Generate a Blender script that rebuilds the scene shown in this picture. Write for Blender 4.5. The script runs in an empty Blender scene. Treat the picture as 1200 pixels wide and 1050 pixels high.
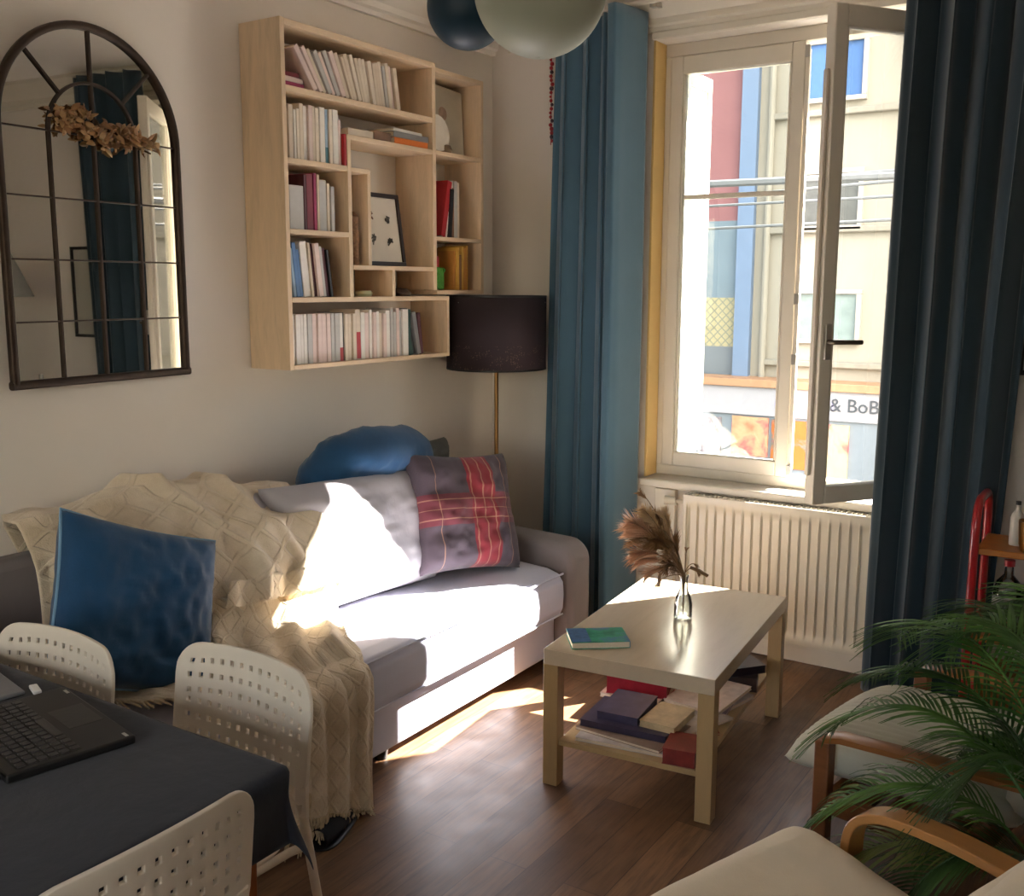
import bpy, bmesh, math, random
from math import sin, cos, pi, radians, sqrt, atan2, tan
from mathutils import Vector, Matrix, Euler, noise

random.seed(7)
SC = bpy.context.scene
COL = SC.collection

# ------------------------------------------------------------------ colour and materials
def lin(c):
    return tuple((x/12.92 if x <= .04045 else ((x+.055)/1.055)**2.4) for x in (v/255. for v in c))

class NT:
    """small node helper"""
    def __init__(s, name):
        s.m = bpy.data.materials.new(name); s.m.use_nodes = True
        s.t = s.m.node_tree; s.n = s.t.nodes; s.b = s.n['Principled BSDF']
        s.tc = None
    def new(s, kind, **kw):
        x = s.n.new(kind)
        for k, v in kw.items(): setattr(x, k, v)
        return x
    def link(s, a, b): s.t.links.new(a, b)
    def coord(s, which='Object'):
        if s.tc is None: s.tc = s.new('ShaderNodeTexCoord')
        return s.tc.outputs[which]
    def mapping(s, src, scale=(1, 1, 1), rot=(0, 0, 0), loc=(0, 0, 0)):
        m = s.new('ShaderNodeMapping'); s.link(src, m.inputs['Vector'])
        m.inputs['Scale'].default_value = scale; m.inputs['Rotation'].default_value = rot; m.inputs['Location'].default_value = loc
        return m.outputs[0]
    def noise(s, src, scale, detail=3, rough=.55, dist=0):
        x = s.new('ShaderNodeTexNoise'); s.link(src, x.inputs['Vector'])
        x.inputs['Scale'].default_value = scale; x.inputs['Detail'].default_value = detail
        x.inputs['Roughness'].default_value = rough; x.inputs['Distortion'].default_value = dist
        return x.outputs['Fac']
    def wave(s, src, scale, dist=0, kind='BANDS', direction='X', profile='SIN'):
        x = s.new('ShaderNodeTexWave', wave_type=kind, wave_profile=profile)
        if kind == 'BANDS': x.bands_direction = direction
        s.link(src, x.inputs['Vector']); x.inputs['Scale'].default_value = scale; x.inputs['Distortion'].default_value = dist
        return x.outputs['Fac']
    def ramp(s, src, stops):
        r = s.new('ShaderNodeValToRGB'); s.link(src, r.inputs['Fac'])
        e = r.color_ramp.elements
        while len(e) < len(stops): e.new(.5)
        for i, (p, c) in enumerate(stops):
            e[i].position = p; e[i].color = (c[0], c[1], c[2], 1) if not isinstance(c, (int, float)) else (c, c, c, 1)
        return r.outputs['Color']
    def mix(s, fac, a, b, blend='MIX'):
        m = s.new('ShaderNodeMix', data_type='RGBA', blend_type=blend)
        for sock, v in ((m.inputs[0], fac), (m.inputs[6], a), (m.inputs[7], b)):
            if hasattr(v, 'is_linked') or hasattr(v, 'links'): s.link(v, sock)
            elif isinstance(v, (int, float)): sock.default_value = v
            else: sock.default_value = (v[0], v[1], v[2], 1)
        return m.outputs[2]
    def math(s, op, a, b=0.):
        m = s.new('ShaderNodeMath', operation=op)
        for i, v in enumerate((a, b)):
            if isinstance(v, (int, float)): m.inputs[i].default_value = v
            else: s.link(v, m.inputs[i])
        return m.outputs[0]
    def bump(s, h, strength=.3, dist=.01, prev=None):
        b = s.new('ShaderNodeBump'); s.link(h, b.inputs['Height'])
        b.inputs['Strength'].default_value = strength; b.inputs['Distance'].default_value = dist
        if prev is not None: s.link(prev, b.inputs['Normal'])
        s.link(b.outputs[0], s.b.inputs['Normal']); return b.outputs[0]
    def color(s, v):
        if isinstance(v, (tuple, list)): s.b.inputs['Base Color'].default_value = (*v[:3], 1)
        else: s.link(v, s.b.inputs['Base Color'])
    def set(s, **kw):
        for k, v in kw.items(): s.b.inputs[k.replace('_', ' ')].default_value = v

MC = {}
def mat(name, rgb, rough=.6, var=.1, scale=12, bump=.15, bscale=60, bdist=.002, metal=0, sheen=0, coat=0, spec=.5):
    if name in MC: return MC[name]
    t = NT(name); c = lin(rgb); o = t.coord()
    f = t.noise(o, scale, 4)
    t.color(t.ramp(f, [(.3, [x*(1-var) for x in c]), (.7, [min(1, x*(1+var)) for x in c])]))
    if bump: t.bump(t.noise(o, bscale, 4), bump, bdist)
    t.set(Roughness=rough, Metallic=metal)
    t.b.inputs['Specular IOR Level'].default_value = spec
    if sheen: t.b.inputs['Sheen Weight'].default_value = sheen
    if coat: t.b.inputs['Coat Weight'].default_value = coat
    MC[name] = t.m; return t.m

def fabric(name, rgb, rough=.9, var=.08, weave=700, sheen=.25, wr=.25, big=6):
    if name in MC: return MC[name]
    t = NT(name); c = lin(rgb); o = t.coord()
    f = t.noise(o, big, 5, .6); w1 = t.noise(o, weave*.5, 2)
    mixv = t.math('ADD', t.math('MULTIPLY', f, .7), t.math('MULTIPLY', w1, .3))
    t.color(t.ramp(mixv, [(.3, [x*(1-var) for x in c]), (.7, [min(1, x*(1+var)) for x in c])]))
    a = t.bump(w1, .25, .001)
    t.bump(t.noise(o, 14, 3), wr, .01, a)
    t.set(Roughness=rough); t.b.inputs['Sheen Weight'].default_value = sheen
    t.b.inputs['Specular IOR Level'].default_value = .25
    MC[name] = t.m; return t.m

def wood(name, rgb, axis='Z', rough=.5, contrast=.16, scale=1., knots=0, coat=0):
    if name in MC: return MC[name]
    t = NT(name); c = lin(rgb); o = t.coord()
    st = {'X': (.12, 1, 1), 'Y': (1, .12, 1), 'Z': (1, 1, .12)}[axis]
    st = tuple(v*14*scale for v in st)
    m = t.mapping(o, st)
    f = t.noise(m, 1.6, 5, .6, .6)
    g = t.noise(t.mapping(o, tuple(v*7 for v in st)), 2, 3)
    v = t.math('ADD', t.math('MULTIPLY', f, .75), t.math('MULTIPLY', g, .25))
    col = t.ramp(v, [(.32, [x*(1-contrast*1.4) for x in c]), (.5, c), (.7, [min(1, x*(1+contrast)) for x in c])])
    if knots:
        vo = t.new('ShaderNodeTexVoronoi'); t.link(t.mapping(o, {'X': (2.2, 5, 5), 'Y': (5, 2.2, 5), 'Z': (5, 5, 2.2)}[axis]), vo.inputs['Vector']); vo.inputs['Scale'].default_value = 1.2
        k = t.ramp(vo.outputs['Distance'], [(.05, 1.), (.10, 0.)])
        col = t.mix(t.math('MULTIPLY', k, .6), col, lin((140, 92, 56)))
    t.color(col); t.bump(v, .12, .002); t.set(Roughness=rough)
    if coat: t.b.inputs['Coat Weight'].default_value = coat
    MC[name] = t.m; return t.m

def m_floor():
    t = NT('oak_floor_planks'); o = t.coord()
    m = t.mapping(o, (1, 1, 1), (0, 0, radians(90)))
    br = t.new('ShaderNodeTexBrick'); t.link(m, br.inputs['Vector'])
    br.offset = .37; br.inputs['Scale'].default_value = 1
    br.inputs['Brick Width'].default_value = 1.25; br.inputs['Row Height'].default_value = .118
    br.inputs['Mortar Size'].default_value = .0016; br.inputs['Mortar Smooth'].default_value = .3
    br.inputs['Color1'].default_value = (0, 0, 0, 1); br.inputs['Color2'].default_value = (1, 1, 1, 1); br.inputs['Mortar'].default_value = (.5, .5, .5, 1)
    base = t.ramp(br.outputs['Color'], [(0, lin((92, 65, 43))), (.5, lin((112, 81, 55))), (1, lin((132, 99, 70)))])
    g = t.noise(t.mapping(o, (22, 1.6, 22)), 2.2, 6, .65, .8)
    g2 = t.noise(t.mapping(o, (90, 5, 90)), 2., 3)
    grain = t.ramp(t.math('ADD', t.math('MULTIPLY', g, .7), t.math('MULTIPLY', g2, .3)), [(.33, .45), (.52, .95), (.7, 1.25)])
    col = t.mix(1., base, grain, 'MULTIPLY')
    col = t.mix(t.math('MULTIPLY', br.outputs['Fac'], .75), col, lin((46, 28, 18)))
    t.color(col)
    t.link(t.ramp(t.noise(o, 9, 4), [(.3, .34), (.7, .52)]), t.b.inputs['Roughness'])
    a = t.bump(br.outputs['Fac'], -.35, .002); t.bump(g, .12, .002, a)
    return t.m

def m_wall(name, rgb, var=.035, bump=.12):
    t = NT(name); c = lin(rgb); o = t.coord()
    f = t.noise(o, 1.3, 5, .6)
    t.color(t.ramp(f, [(.3, [x*(1-var) for x in c]), (.7, [x*(1+var) for x in c])]))
    a = t.bump(t.noise(o, 260, 3), bump, .001); t.bump(t.noise(o, 7, 3), .08, .02, a)
    t.set(Roughness=.85); t.b.inputs['Specular IOR Level'].default_value = .25
    return t.m

def m_glass(name='window_glass', tint=(.97, .985, .98), gloss=1.):
    if name in MC: return MC[name]
    t = NT(name); out = t.n['Material Output']; t.n.remove(t.b)
    tr = t.new('ShaderNodeBsdfTransparent'); tr.inputs[0].default_value = (*tint, 1)
    gl = t.new('ShaderNodeBsdfGlossy'); gl.inputs['Roughness'].default_value = .01
    fr = t.new('ShaderNodeFresnel'); fr.inputs[0].default_value = 1.45
    mx = t.new('ShaderNodeMixShader')
    t.link(t.math('MULTIPLY', fr.outputs[0], gloss), mx.inputs[0]); t.link(tr.outputs[0], mx.inputs[1]); t.link(gl.outputs[0], mx.inputs[2])
    t.link(mx.outputs[0], out.inputs[0]); MC[name] = t.m; return t.m

def m_mirror():
    t = NT('mirror_silver'); o = t.coord()
    t.color(lin((206, 204, 196))); t.set(Metallic=1., Roughness=.015)
    t.bump(t.noise(o, 3, 2), .02, .004); return t.m

def m_plaid():
    t = NT('plaid_wool'); uv = t.coord('UV'); sp = t.new('ShaderNodeSeparateXYZ'); t.link(uv, sp.inputs[0])
    U, V = sp.outputs[0], sp.outputs[1]
    def band(x, c, w): return t.math('LESS_THAN', t.math('ABSOLUTE', t.math('SUBTRACT', x, c)), w/2)
    f = t.noise(t.mapping(uv, (1, 1, 1)), 160, 3)
    col = t.mix(f, lin((54, 44, 54)), lin((86, 72, 80)))
    col = t.mix(t.math('MULTIPLY', band(U, .60, .26), .9), col, lin((132, 26, 38)))
    col = t.mix(t.math('MULTIPLY', band(V, .50, .26), .62), col, lin((120, 30, 42)))
    for c, w, k in ((.50, .012, 'U'), (.60, .012, 'U'), (.70, .012, 'U'), (.42, .010, 'V'), (.58, .010, 'V'), (.50, .006, 'V'), (.86, .008, 'U'), (.16, .008, 'U')):
        col = t.mix(t.math('MULTIPLY', band(U if k == 'U' else V, c, w), .6), col, lin((176, 134, 108)))
    col = t.mix(t.math('MULTIPLY', band(U, .93, .14), .6), col, lin((48, 30, 34)))
    t.color(col); t.bump(f, .3, .001); t.set(Roughness=.92); t.b.inputs['Sheen Weight'].default_value = .2
    return t.m

def m_throw():
    t = NT('cream_knit_throw'); uv = t.coord('UV'); sp = t.new('ShaderNodeSeparateXYZ'); t.link(uv, sp.inputs[0])
    u = t.math('MULTIPLY', sp.outputs[0], 8.); v = t.math('MULTIPLY', sp.outputs[1], 12.)
    def tri(x): return t.math('ABSOLUTE', t.math('SUBTRACT', t.math('FRACT', x), .5))
    a = t.math('ADD', u, v); b = t.math('SUBTRACT', u, v)
    d = t.math('MINIMUM', tri(a), tri(b))
    ridge = t.ramp(d, [(.0, 1.), (.07, .9), (.11, 0.)])
    o = t.coord(); k = t.noise(o, 230, 3)
    c = t.ramp(t.noise(o, 8, 4), [(.3, lin((204, 186, 156))), (.7, lin((236, 222, 198)))])
    t.color(t.mix(t.math('MULTIPLY', k, .35), c, lin((176, 152, 120))))
    p = t.bump(ridge, .7, .008); t.bump(k, .6, .004, p)
    t.set(Roughness=.95); t.b.inputs['Sheen Weight'].default_value = .3; t.b.inputs['Specular IOR Level'].default_value = .1
    return t.m

def m_leaf(name, a, b):
    t = NT(name); o = t.coord(); f = t.noise(o, 9, 4)
    t.color(t.ramp(f, [(.3, lin(a)), (.7, lin(b))])); t.set(Roughness=.45)
    t.b.inputs['Subsurface Weight'].default_value = 0
    t.b.inputs['Transmission Weight'].default_value = 0
    return t.m

# ------------------------------------------------------------------ mesh builder
class MB:
    def __init__(s): s.v = []; s.f = []; s.uv = {}
    def add(s, vs, fs, uvs=None):
        n = len(s.v); s.v += [Vector(p) for p in vs]
        for i, f in enumerate(fs):
            if uvs: s.uv[len(s.f)] = uvs[i]
            s.f.append([n+k for k in f])
        return s
    def box(s, c, d, rot=None):
        x, y, z = (k/2 for k in d)
        vs = [Vector((i*x, j*y, k*z)) for i in (-1, 1) for j in (-1, 1) for k in (-1, 1)]
        if rot is not None:
            R = rot if isinstance(rot, Matrix) else Euler(rot).to_matrix()
            vs = [R @ p for p in vs]
        vs = [p+Vector(c) for p in vs]
        return s.add(vs, [(0, 1, 3, 2), (4, 6, 7, 5), (0, 4, 5, 1), (2, 3, 7, 6), (0, 2, 6, 4), (1, 5, 7, 3)])
    def b2(s, a, b):
        return s.box([(p+q)/2 for p, q in zip(a, b)], [abs(q-p) for p, q in zip(a, b)])
    def tube(s, pts, r, seg=8, caps=True, flat=None, up=None):
        pts = [Vector(p) for p in pts]; n = len(pts)
        rr = r if isinstance(r, (list, tuple)) else [r]*n
        T = []
        for i in range(n):
            t = (pts[min(i+1, n-1)]-pts[max(i-1, 0)]); T.append(t.normalized() if t.length > 1e-9 else Vector((0, 0, 1)))
        u = Vector(up) if up else (Vector((0, 0, 1)) if abs(T[0].z) < .9 else Vector((1, 0, 0)))
        rings = []
        for i in range(n):
            a = u-T[i]*u.dot(T[i])
            a = a.normalized() if a.length > 1e-6 else T[i].orthogonal().normalized()
            b = T[i].cross(a); u = a if not up else u
            ring = []
            for k in range(seg):
                th = 2*pi*k/seg
                if flat:   # rectangular-ish section: flat=(wa, wb)
                    ca, sa = cos(th), sin(th); q = 4.
                    m = (abs(ca)**q+abs(sa)**q)**(-1/q)
                    ring.append(pts[i]+a*(ca*m*flat[0])+b*(sa*m*flat[1]))
                else: ring.append(pts[i]+a*(cos(th)*rr[i])+b*(sin(th)*rr[i]))
            rings.append(ring)
        vs = [p for g in rings for p in g]; fs = []
        for i in range(n-1):
            for k in range(seg):
                fs.append((i*seg+k, i*seg+(k+1) % seg, (i+1)*seg+(k+1) % seg, (i+1)*seg+k))
        if caps: fs += [tuple(range(seg))[::-1], tuple((n-1)*seg+k for k in range(seg))]
        return s.add(vs, fs)
    def lathe(s, prof, c=(0, 0, 0), seg=32, R=None):
        vs = []; fs = []
        for r, z in prof:
            for k in range(seg):
                p = Vector((r*cos(2*pi*k/seg), r*sin(2*pi*k/seg), z))
                if R is not None: p = R @ p
                vs.append(p+Vector(c))
        for i in range(len(prof)-1):
            for k in range(seg):
                fs.append((i*seg+k, i*seg+(k+1) % seg, (i+1)*seg+(k+1) % seg, (i+1)*seg+k))
        return s.add(vs, fs)
    def grid(s, fn, nu, nv, skip=None, flip=False):
        vs = [fn(i/nu, j/nv) for i in range(nu+1) for j in range(nv+1)]; fs = []; uv = []
        for i in range(nu):
            for j in range(nv):
                if skip and skip(i, j): continue
                q = [(i, j), (i+1, j), (i+1, j+1), (i, j+1)]
                if flip: q = q[::-1]
                fs.append([a*(nv+1)+b for a, b in q]); uv.append([(a/nu, b/nv) for a, b in q])
        return s.add(vs, fs, uv)
    def prism(s, poly, z0, z1, axis='z'):
        n = len(poly)
        def P(p, h): return {'z': (p[0], p[1], h), 'x': (h, p[0], p[1]), 'y': (p[0], h, p[1])}[axis]
        vs = [P(p, z0) for p in poly]+[P(p, z1) for p in poly]
        fs = [tuple(range(n))[::-1], tuple(range(n, 2*n))]+[(i, (i+1) % n, n+(i+1) % n, n+i) for i in range(n)]
        return s.add(vs, fs)
    def build(s, name, m, parent=None, local=False, bevel=0, bseg=2, smooth=40, solid=0, sub=0, label=None, soff=0, weld=False):
        vs = s.v
        if parent is None:
            lo = Vector([min(p[i] for p in vs) for i in range(3)]); hi = Vector([max(p[i] for p in vs) for i in range(3)])
            org = Vector(((lo.x+hi.x)/2, (lo.y+hi.y)/2, lo.z))
        elif local: org = Vector((0, 0, 0))
        else:
            org = Vector((0, 0, 0)); q = parent
            while q: org += q.location; q = q.parent
        me = bpy.data.meshes.new(name); me.from_pydata([p-org for p in vs], [], s.f)
        if s.uv:
            ul = me.uv_layers.new(name='UVMap')
            for pi_, pol in enumerate(me.polygons):
                if pi_ in s.uv:
                    for k, li in enumerate(pol.loop_indices): ul.data[li].uv = s.uv[pi_][k]
        bm = bmesh.new(); bm.from_mesh(me)
        if weld: bmesh.ops.remove_doubles(bm, verts=bm.verts, dist=1e-5)
        bmesh.ops.recalc_face_normals(bm, faces=bm.faces); bm.to_mesh(me); bm.free()
        if smooth:
            for p in me.polygons: p.use_smooth = True
            me.set_sharp_from_angle(angle=radians(smooth))
        me.materials.append(m); o = bpy.data.objects.new(name, me); COL.objects.link(o)
        if parent is None: o.location = org
        else: o.parent = parent
        if solid:
            md = o.modifiers.new('sol', 'SOLIDIFY'); md.thickness = solid; md.offset = soff
        if bevel:
            md = o.modifiers.new('bev', 'BEVEL'); md.width = bevel; md.segments = bseg; md.limit_method = 'ANGLE'; md.angle_limit = radians(50)
            md.harden_normals = False
        if sub:
            md = o.modifiers.new('sub', 'SUBSURF'); md.levels = sub; md.render_levels = sub
        if label: o['label'] = label
        return o

def thing(name, loc, label, cat, group=None, rz=0):
    o = bpy.data.objects.new(name, None); COL.objects.link(o); o.location = loc; o.rotation_euler = (0, 0, rz)
    o.empty_display_size = .1
    o['label'] = label; o['category'] = cat
    if group: o['group'] = group
    return o
def tag(o, label, cat, group=None, kind=None):
    o['label'] = label; o['category'] = cat
    if group: o['group'] = group
    if kind: o['kind'] = kind
    return o
def struct(o, label=None):
    o['kind'] = 'structure'
    if label: o['label'] = label
    return o
def copy_tree(o, parent=None):
    c = o.copy(); COL.objects.link(c); c.parent = parent
    for ch in list(o.children): copy_tree(ch, c)
    return c
def bez(p0, p1, p2, n=10):
    p0, p1, p2 = Vector(p0), Vector(p1), Vector(p2)
    return [p0*(1-t)**2+p1*2*t*(1-t)+p2*t*t for t in (i/n for i in range(n+1))]
def nz(x, y, z=0.): return noise.noise(Vector((x, y, z)))
ORD = ['first', 'second', 'third', 'fourth', 'fifth', 'sixth', 'seventh', 'eighth', 'ninth', 'tenth', 'eleventh', 'twelfth', 'thirteenth', 'fourteenth', 'fifteenth', 'sixteenth', 'seventeenth', 'eighteenth', 'nineteenth', 'twentieth', 'twenty-first', 'twenty-second', 'twenty-third', 'twenty-fourth', 'twenty-fifth', 'twenty-sixth', 'twenty-seventh', 'twenty-eighth', 'twenty-ninth', 'thirtieth']

# ------------------------------------------------------------------ materials used
WALL = m_wall('cream_wall_paint', (226, 218, 208))
CEIL = m_wall('ceiling_paint', (236, 230, 222))
FLOOR = m_floor()
PINE = wood('pine_boards', (216, 190, 158), 'Z', .55, .12, 1., 1)
PINEY = wood('pine_boards_lengthwise', (216, 190, 158), 'Y', .55, .12, 1., 1)
BIRCH = wood('birch_effect', (186, 160, 116), 'Y', .32, .06)
BIRCHZ = wood('birch_upright_shaded', (178, 150, 106), 'Z', .4, .07)  # shade on the table legs darkened into the birch colour
TOPV = wood('birch_top_reflection', (200, 183, 158), 'Y', .2, .04)  # greyish reflection on the tabletop put into the birch colour
WHITEP = mat('white_painted_joinery', (216, 208, 192), .45, .04, 4, .05)
REVEAL = mat('ochre_reveal_paint', (224, 190, 126), .7, .06, 3, .1)
RADW = mat('cream_radiator_enamel', (206, 198, 180), .35, .03, 3, 0)
CURT = fabric('teal_blue_curtain', (72, 102, 120), .85, .06, 900, .35, .1)
CURT_SHADED = fabric('shaded_teal_curtain', (38, 56, 66), .85, .06, 900, .35, .1)  # same cloth as the left curtain, its shade put into the colour
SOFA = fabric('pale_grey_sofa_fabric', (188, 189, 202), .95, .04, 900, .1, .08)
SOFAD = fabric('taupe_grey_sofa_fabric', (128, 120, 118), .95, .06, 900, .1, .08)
BLUEV = fabric('blue_velvet', (24, 70, 108), .7, .18, 500, .25, .25, 9)
GREYC = fabric('light_grey_cushion_cotton', (172, 168, 172), .92, .04, 800, .1, .3)
OLIVE = fabric('grey_olive_cloth', (92, 92, 84), .92, .1, 700, .1, .3)
IRON = mat('dark_bronze_iron', (62, 50, 42), .5, .25, 20, .3, 90, .001, .7)
STEEL = mat('brushed_steel', (176, 172, 164), .3, .05, 30, 0, metal=1.)
BRASS = mat('brass_tube', (168, 130, 84), .35, .08, 20, 0, metal=.9)
WPLAS = mat('cream_white_plastic', (224, 214, 198), .4, .03, 8, .05)
WLEG = mat('cream_powder_coat', (214, 202, 182), .4, .03, 8, 0)
BLACKP = mat('black_plastic', (22, 22, 24), .45, .1, 30, .05)
CLOTH = fabric('charcoal_table_cloth', (44, 47, 56), .85, .08, 900, .15, .3)
LEGW = wood('orange_brown_wood', (150, 82, 36), 'Z', .4, .15)
CREAMC = fabric('cream_armchair_cotton', (228, 214, 190), .9, .04, 700, .1, .15)
BENT = wood('honey_bentwood', (186, 132, 76), 'X', .3, .1, coat=.4)
DARKW = wood('reddish_brown_wood', (124, 76, 42), 'X', .45, .18)
REDM = mat('glossy_red_metal', (168, 26, 34), .28, .08, 12, 0, coat=.5)
GLASS = m_glass()

# ================================================================== SETTING
XW, YW, XR, YB, ZC = -2.80, 4.12, 1.5, -2.3, 2.78
OX0, OX1, OZ0, OZ1 = -1.97, -.72, .72, 2.60     # window opening
m = MB().b2((XW, YB, -.1), (XR, YW, 0)); struct(m.build('floor', FLOOR, smooth=0))
m = MB().b2((XW-.15, YB-.15, ZC), (XR+.15, YW+.3, ZC+.12)); struct(m.build('ceiling', CEIL, smooth=0))
m = MB().b2((XW-.15, YB-.15, -.1), (XW, YW+.22, ZC)); struct(m.build('wall_left', WALL, smooth=0))
m = MB().b2((XR, YB-.15, -.1), (XR+.15, YW+.22, ZC)); struct(m.build('wall_right', WALL, smooth=0))
# window wall: four pieces around the opening, one mesh
m = MB()
m.b2((XW, YW, -.1), (OX0, YW+.24, ZC)); m.b2((OX1, YW, -.1), (XR, YW+.24, ZC))
m.b2((OX0, YW, -.1), (OX1, YW+.24, OZ0)); m.b2((OX0, YW, OZ1), (OX1, YW+.24, ZC))
struct(m.build('wall_window', WALL, smooth=0))
# back wall with an unseen window opening added for fill light
BX0, BX1, BZ0, BZ1 = -1.8, .4, .9, 2.4
m = MB()
m.b2((XW, YB-.2, -.1), (BX0, YB, ZC)); m.b2((BX1, YB-.2, -.1), (XR, YB, ZC))
m.b2((BX0, YB-.2, -.1), (BX1, YB, BZ0)); m.b2((BX0, YB-.2, BZ1), (BX1, YB, ZC))
struct(m.build('wall_back', WALL, smooth=0))
w2 = bpy.data.objects.new('fill_window', None); COL.objects.link(w2); w2.location = ((BX0+BX1)/2, YB-.1, BZ0); struct(w2, 'wide white window added unseen behind the viewer for fill light')
m = MB()
for a, b in (((BX0, BZ0), (BX1, BZ0+.07)), ((BX0, BZ1-.07), (BX1, BZ1)), ((BX0, BZ0+.07), (BX0+.07, BZ1-.07)), ((BX1-.07, BZ0+.07), (BX1, BZ1-.07)), ((-.74, BZ0+.07), (-.66, BZ1-.07))):
    m.b2((a[0], YB-.14, a[1]), (b[0], YB-.08, b[1]))
m.build('window_frame', WHITEP, w2, bevel=.004)
MB().b2((BX0+.07, YB-.115, BZ0+.07), (BX1-.07, YB-.111, BZ1-.07)).build('pane', GLASS, w2, smooth=0)

# cornice (trim) with stepped profile on left and window wall
prof = [(0, 0), (.018, .0), (.022, .018), (.034, .026), (.036, .05), (.06, .075), (.075, .11), (.10, .13), (.10, .15), (0, .15)]
m = MB(); m.prism([(XW+a, 2.63+b) for a, b in prof], YB, YW, 'y'); struct(m.build('trim_1', CEIL, smooth=30), 'shallow plaster cornice along the top of the left wall')
m = MB(); m.prism([(YW-a, 2.63+b) for a, b in prof], XW+.1, XR, 'x'); struct(m.build('trim_2', WHITEP, smooth=30), 'stepped plaster cornice above the window')
m = MB().b2((XW, YW-.018, 0), (XR, YW, .085)); m.b2((XW, YW-.012, .085), (XR, YW, .10)); struct(m.build('baseboard_window', WHITEP, bevel=.003))
m = MB().b2((XW, YB, 0), (XW+.018, YW-.018, .085)); struct(m.build('baseboard_left', WHITEP, bevel=.003))
# architrave round the window and ochre reveal lining
m = MB().b2((OX0, YW-.002, OZ0), (OX0+.012, YW+.13, OZ1)); struct(m.build('trim_3', REVEAL, bevel=.002), 'ochre painted left reveal of the window')
m = MB().b2((OX0-.0, YW-.022, OZ1), (OX1, YW, OZ1+.03)); struct(m.build('trim_4', WHITEP, bevel=.004), 'pale moulding along the head of the window opening')
# window sill
m = MB().b2((OX0+.0, YW-.05, OZ0-.035), (OX1, YW+.13, OZ0)); struct(m.build('trim_5', WHITEP, bevel=.008, bseg=3), 'pale window sill board above the radiator')

# ---- window 1
YS = 4.24
win = bpy.data.objects.new('window_1', None); COL.objects.link(win); win.location = (-1.345, YS, OZ0)
struct(win, 'tall two-leaf casement window, left leaf shut and right leaf open inward')
fz0, fz1 = .765, 2.545
m = MB()
m.b2((OX0+.012, YS-.02, OZ0), (OX1, YS+.07, .765)); m.b2((OX0+.012, YS-.02, fz1), (OX1, YS+.07, OZ1))
m.b2((OX0+.012, YS-.02, .765), (-1.93, YS+.07, fz1)); m.b2((-.76, YS-.02, .765), (OX1, YS+.07, fz1))
m.build('window_frame', WHITEP, win, bevel=.004)
GLASSL = m_glass('double_glazing', (.76, .79, .79))
def sash(x0, x1, y0, name, glass=None, handle=False, org=(0, 0, 0), rz=0, hinge='L'):
    """casement leaf, local coords in the XZ plane, hinge at origin"""
    s_ = bpy.data.objects.new(name, None); COL.objects.link(s_); s_.parent = win
    s_.location = Vector(org)-win.location; s_.rotation_euler = (0, 0, rz)
    sw, b = .055, .065
    m = MB()
    m.b2((x0, -.025, fz0), (x0+sw, .025, fz1)); m.b2((x1-sw, -.025, fz0), (x1, .025, fz1))
    m.b2((x0+sw, -.025, fz0), (x1-sw, .025, fz0+b)); m.b2((x0+sw, -.025, fz1-b-.01), (x1-sw, .025, fz1))
    # inner glazing beads
    g = .012
    m.b2((x0+sw, -.018, fz0+b), (x0+sw+g, .018, fz1-b-.01)); m.b2((x1-sw-g, -.018, fz0+b), (x1-sw, .018, fz1-b-.01))
    m.build('sash_frame', WHITEP, s_, local=True, bevel=.005)
    MB().b2((x0+sw, -.003, fz0+b), (x1-sw, .003, fz1-b-.01)).build('pane', glass or GLASS, s_, local=True, smooth=0)
    return s_
left = sash(0, .585, 0, 'casement', glass=GLASSL, org=(-1.93, YS, 0))
# thin glazing bar across the shut leaf
MB().b2((.055, -.012, 1.945), (.53, .012, 1.965)).build('glazing_bar', WHITEP, left, local=True, bevel=.003)
# espagnolette strip and keeps on the meeting stile
m = MB().b2((.588, -.036, .80), (.606, -.014, 2.51)); m.build('meeting_strip', WHITEP, left, local=True, bevel=.003)
for z in (.80, 1.27, 1.52, 2.50):
    MB().box((.598, -.04, z), (.02, .014, .045)).build('keep', STEEL, left, local=True, bevel=.002)
# open leaf: hinge at (-.76, YS), free edge at (-1.10, 3.75)
ang = atan2(3.755-YS, -1.10+.76)
right = sash(0, .598, 0, 'casement', org=(-.762, YS-.02, 0), rz=ang)
hz = 1.372
m = MB().box((.572, .032, hz), (.026, .014, .13)); m.build('handle_plate', STEEL, right, local=True, bevel=.003)
m = MB().tube([(.572, .03, hz), (.572, .065, hz), (.565, .072, hz), (.45, .074, hz-.002)], .0085, 10); m.build('handle', mat('grey_handle_metal', (96, 90, 80), .35, .05, 20, 0, metal=.8), right, local=True)
m = MB().box((.608, 0, 1.6), (.012, .02, 1.45)); m.build('espagnolette', WHITEP, right, local=True, bevel=.002)
for z in (.95, 2.35):
    MB().tube([(-.004, .03, z-.04), (-.004, .03, z+.04)], .009, 10).build('hinge', STEEL, right, local=True)

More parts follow.
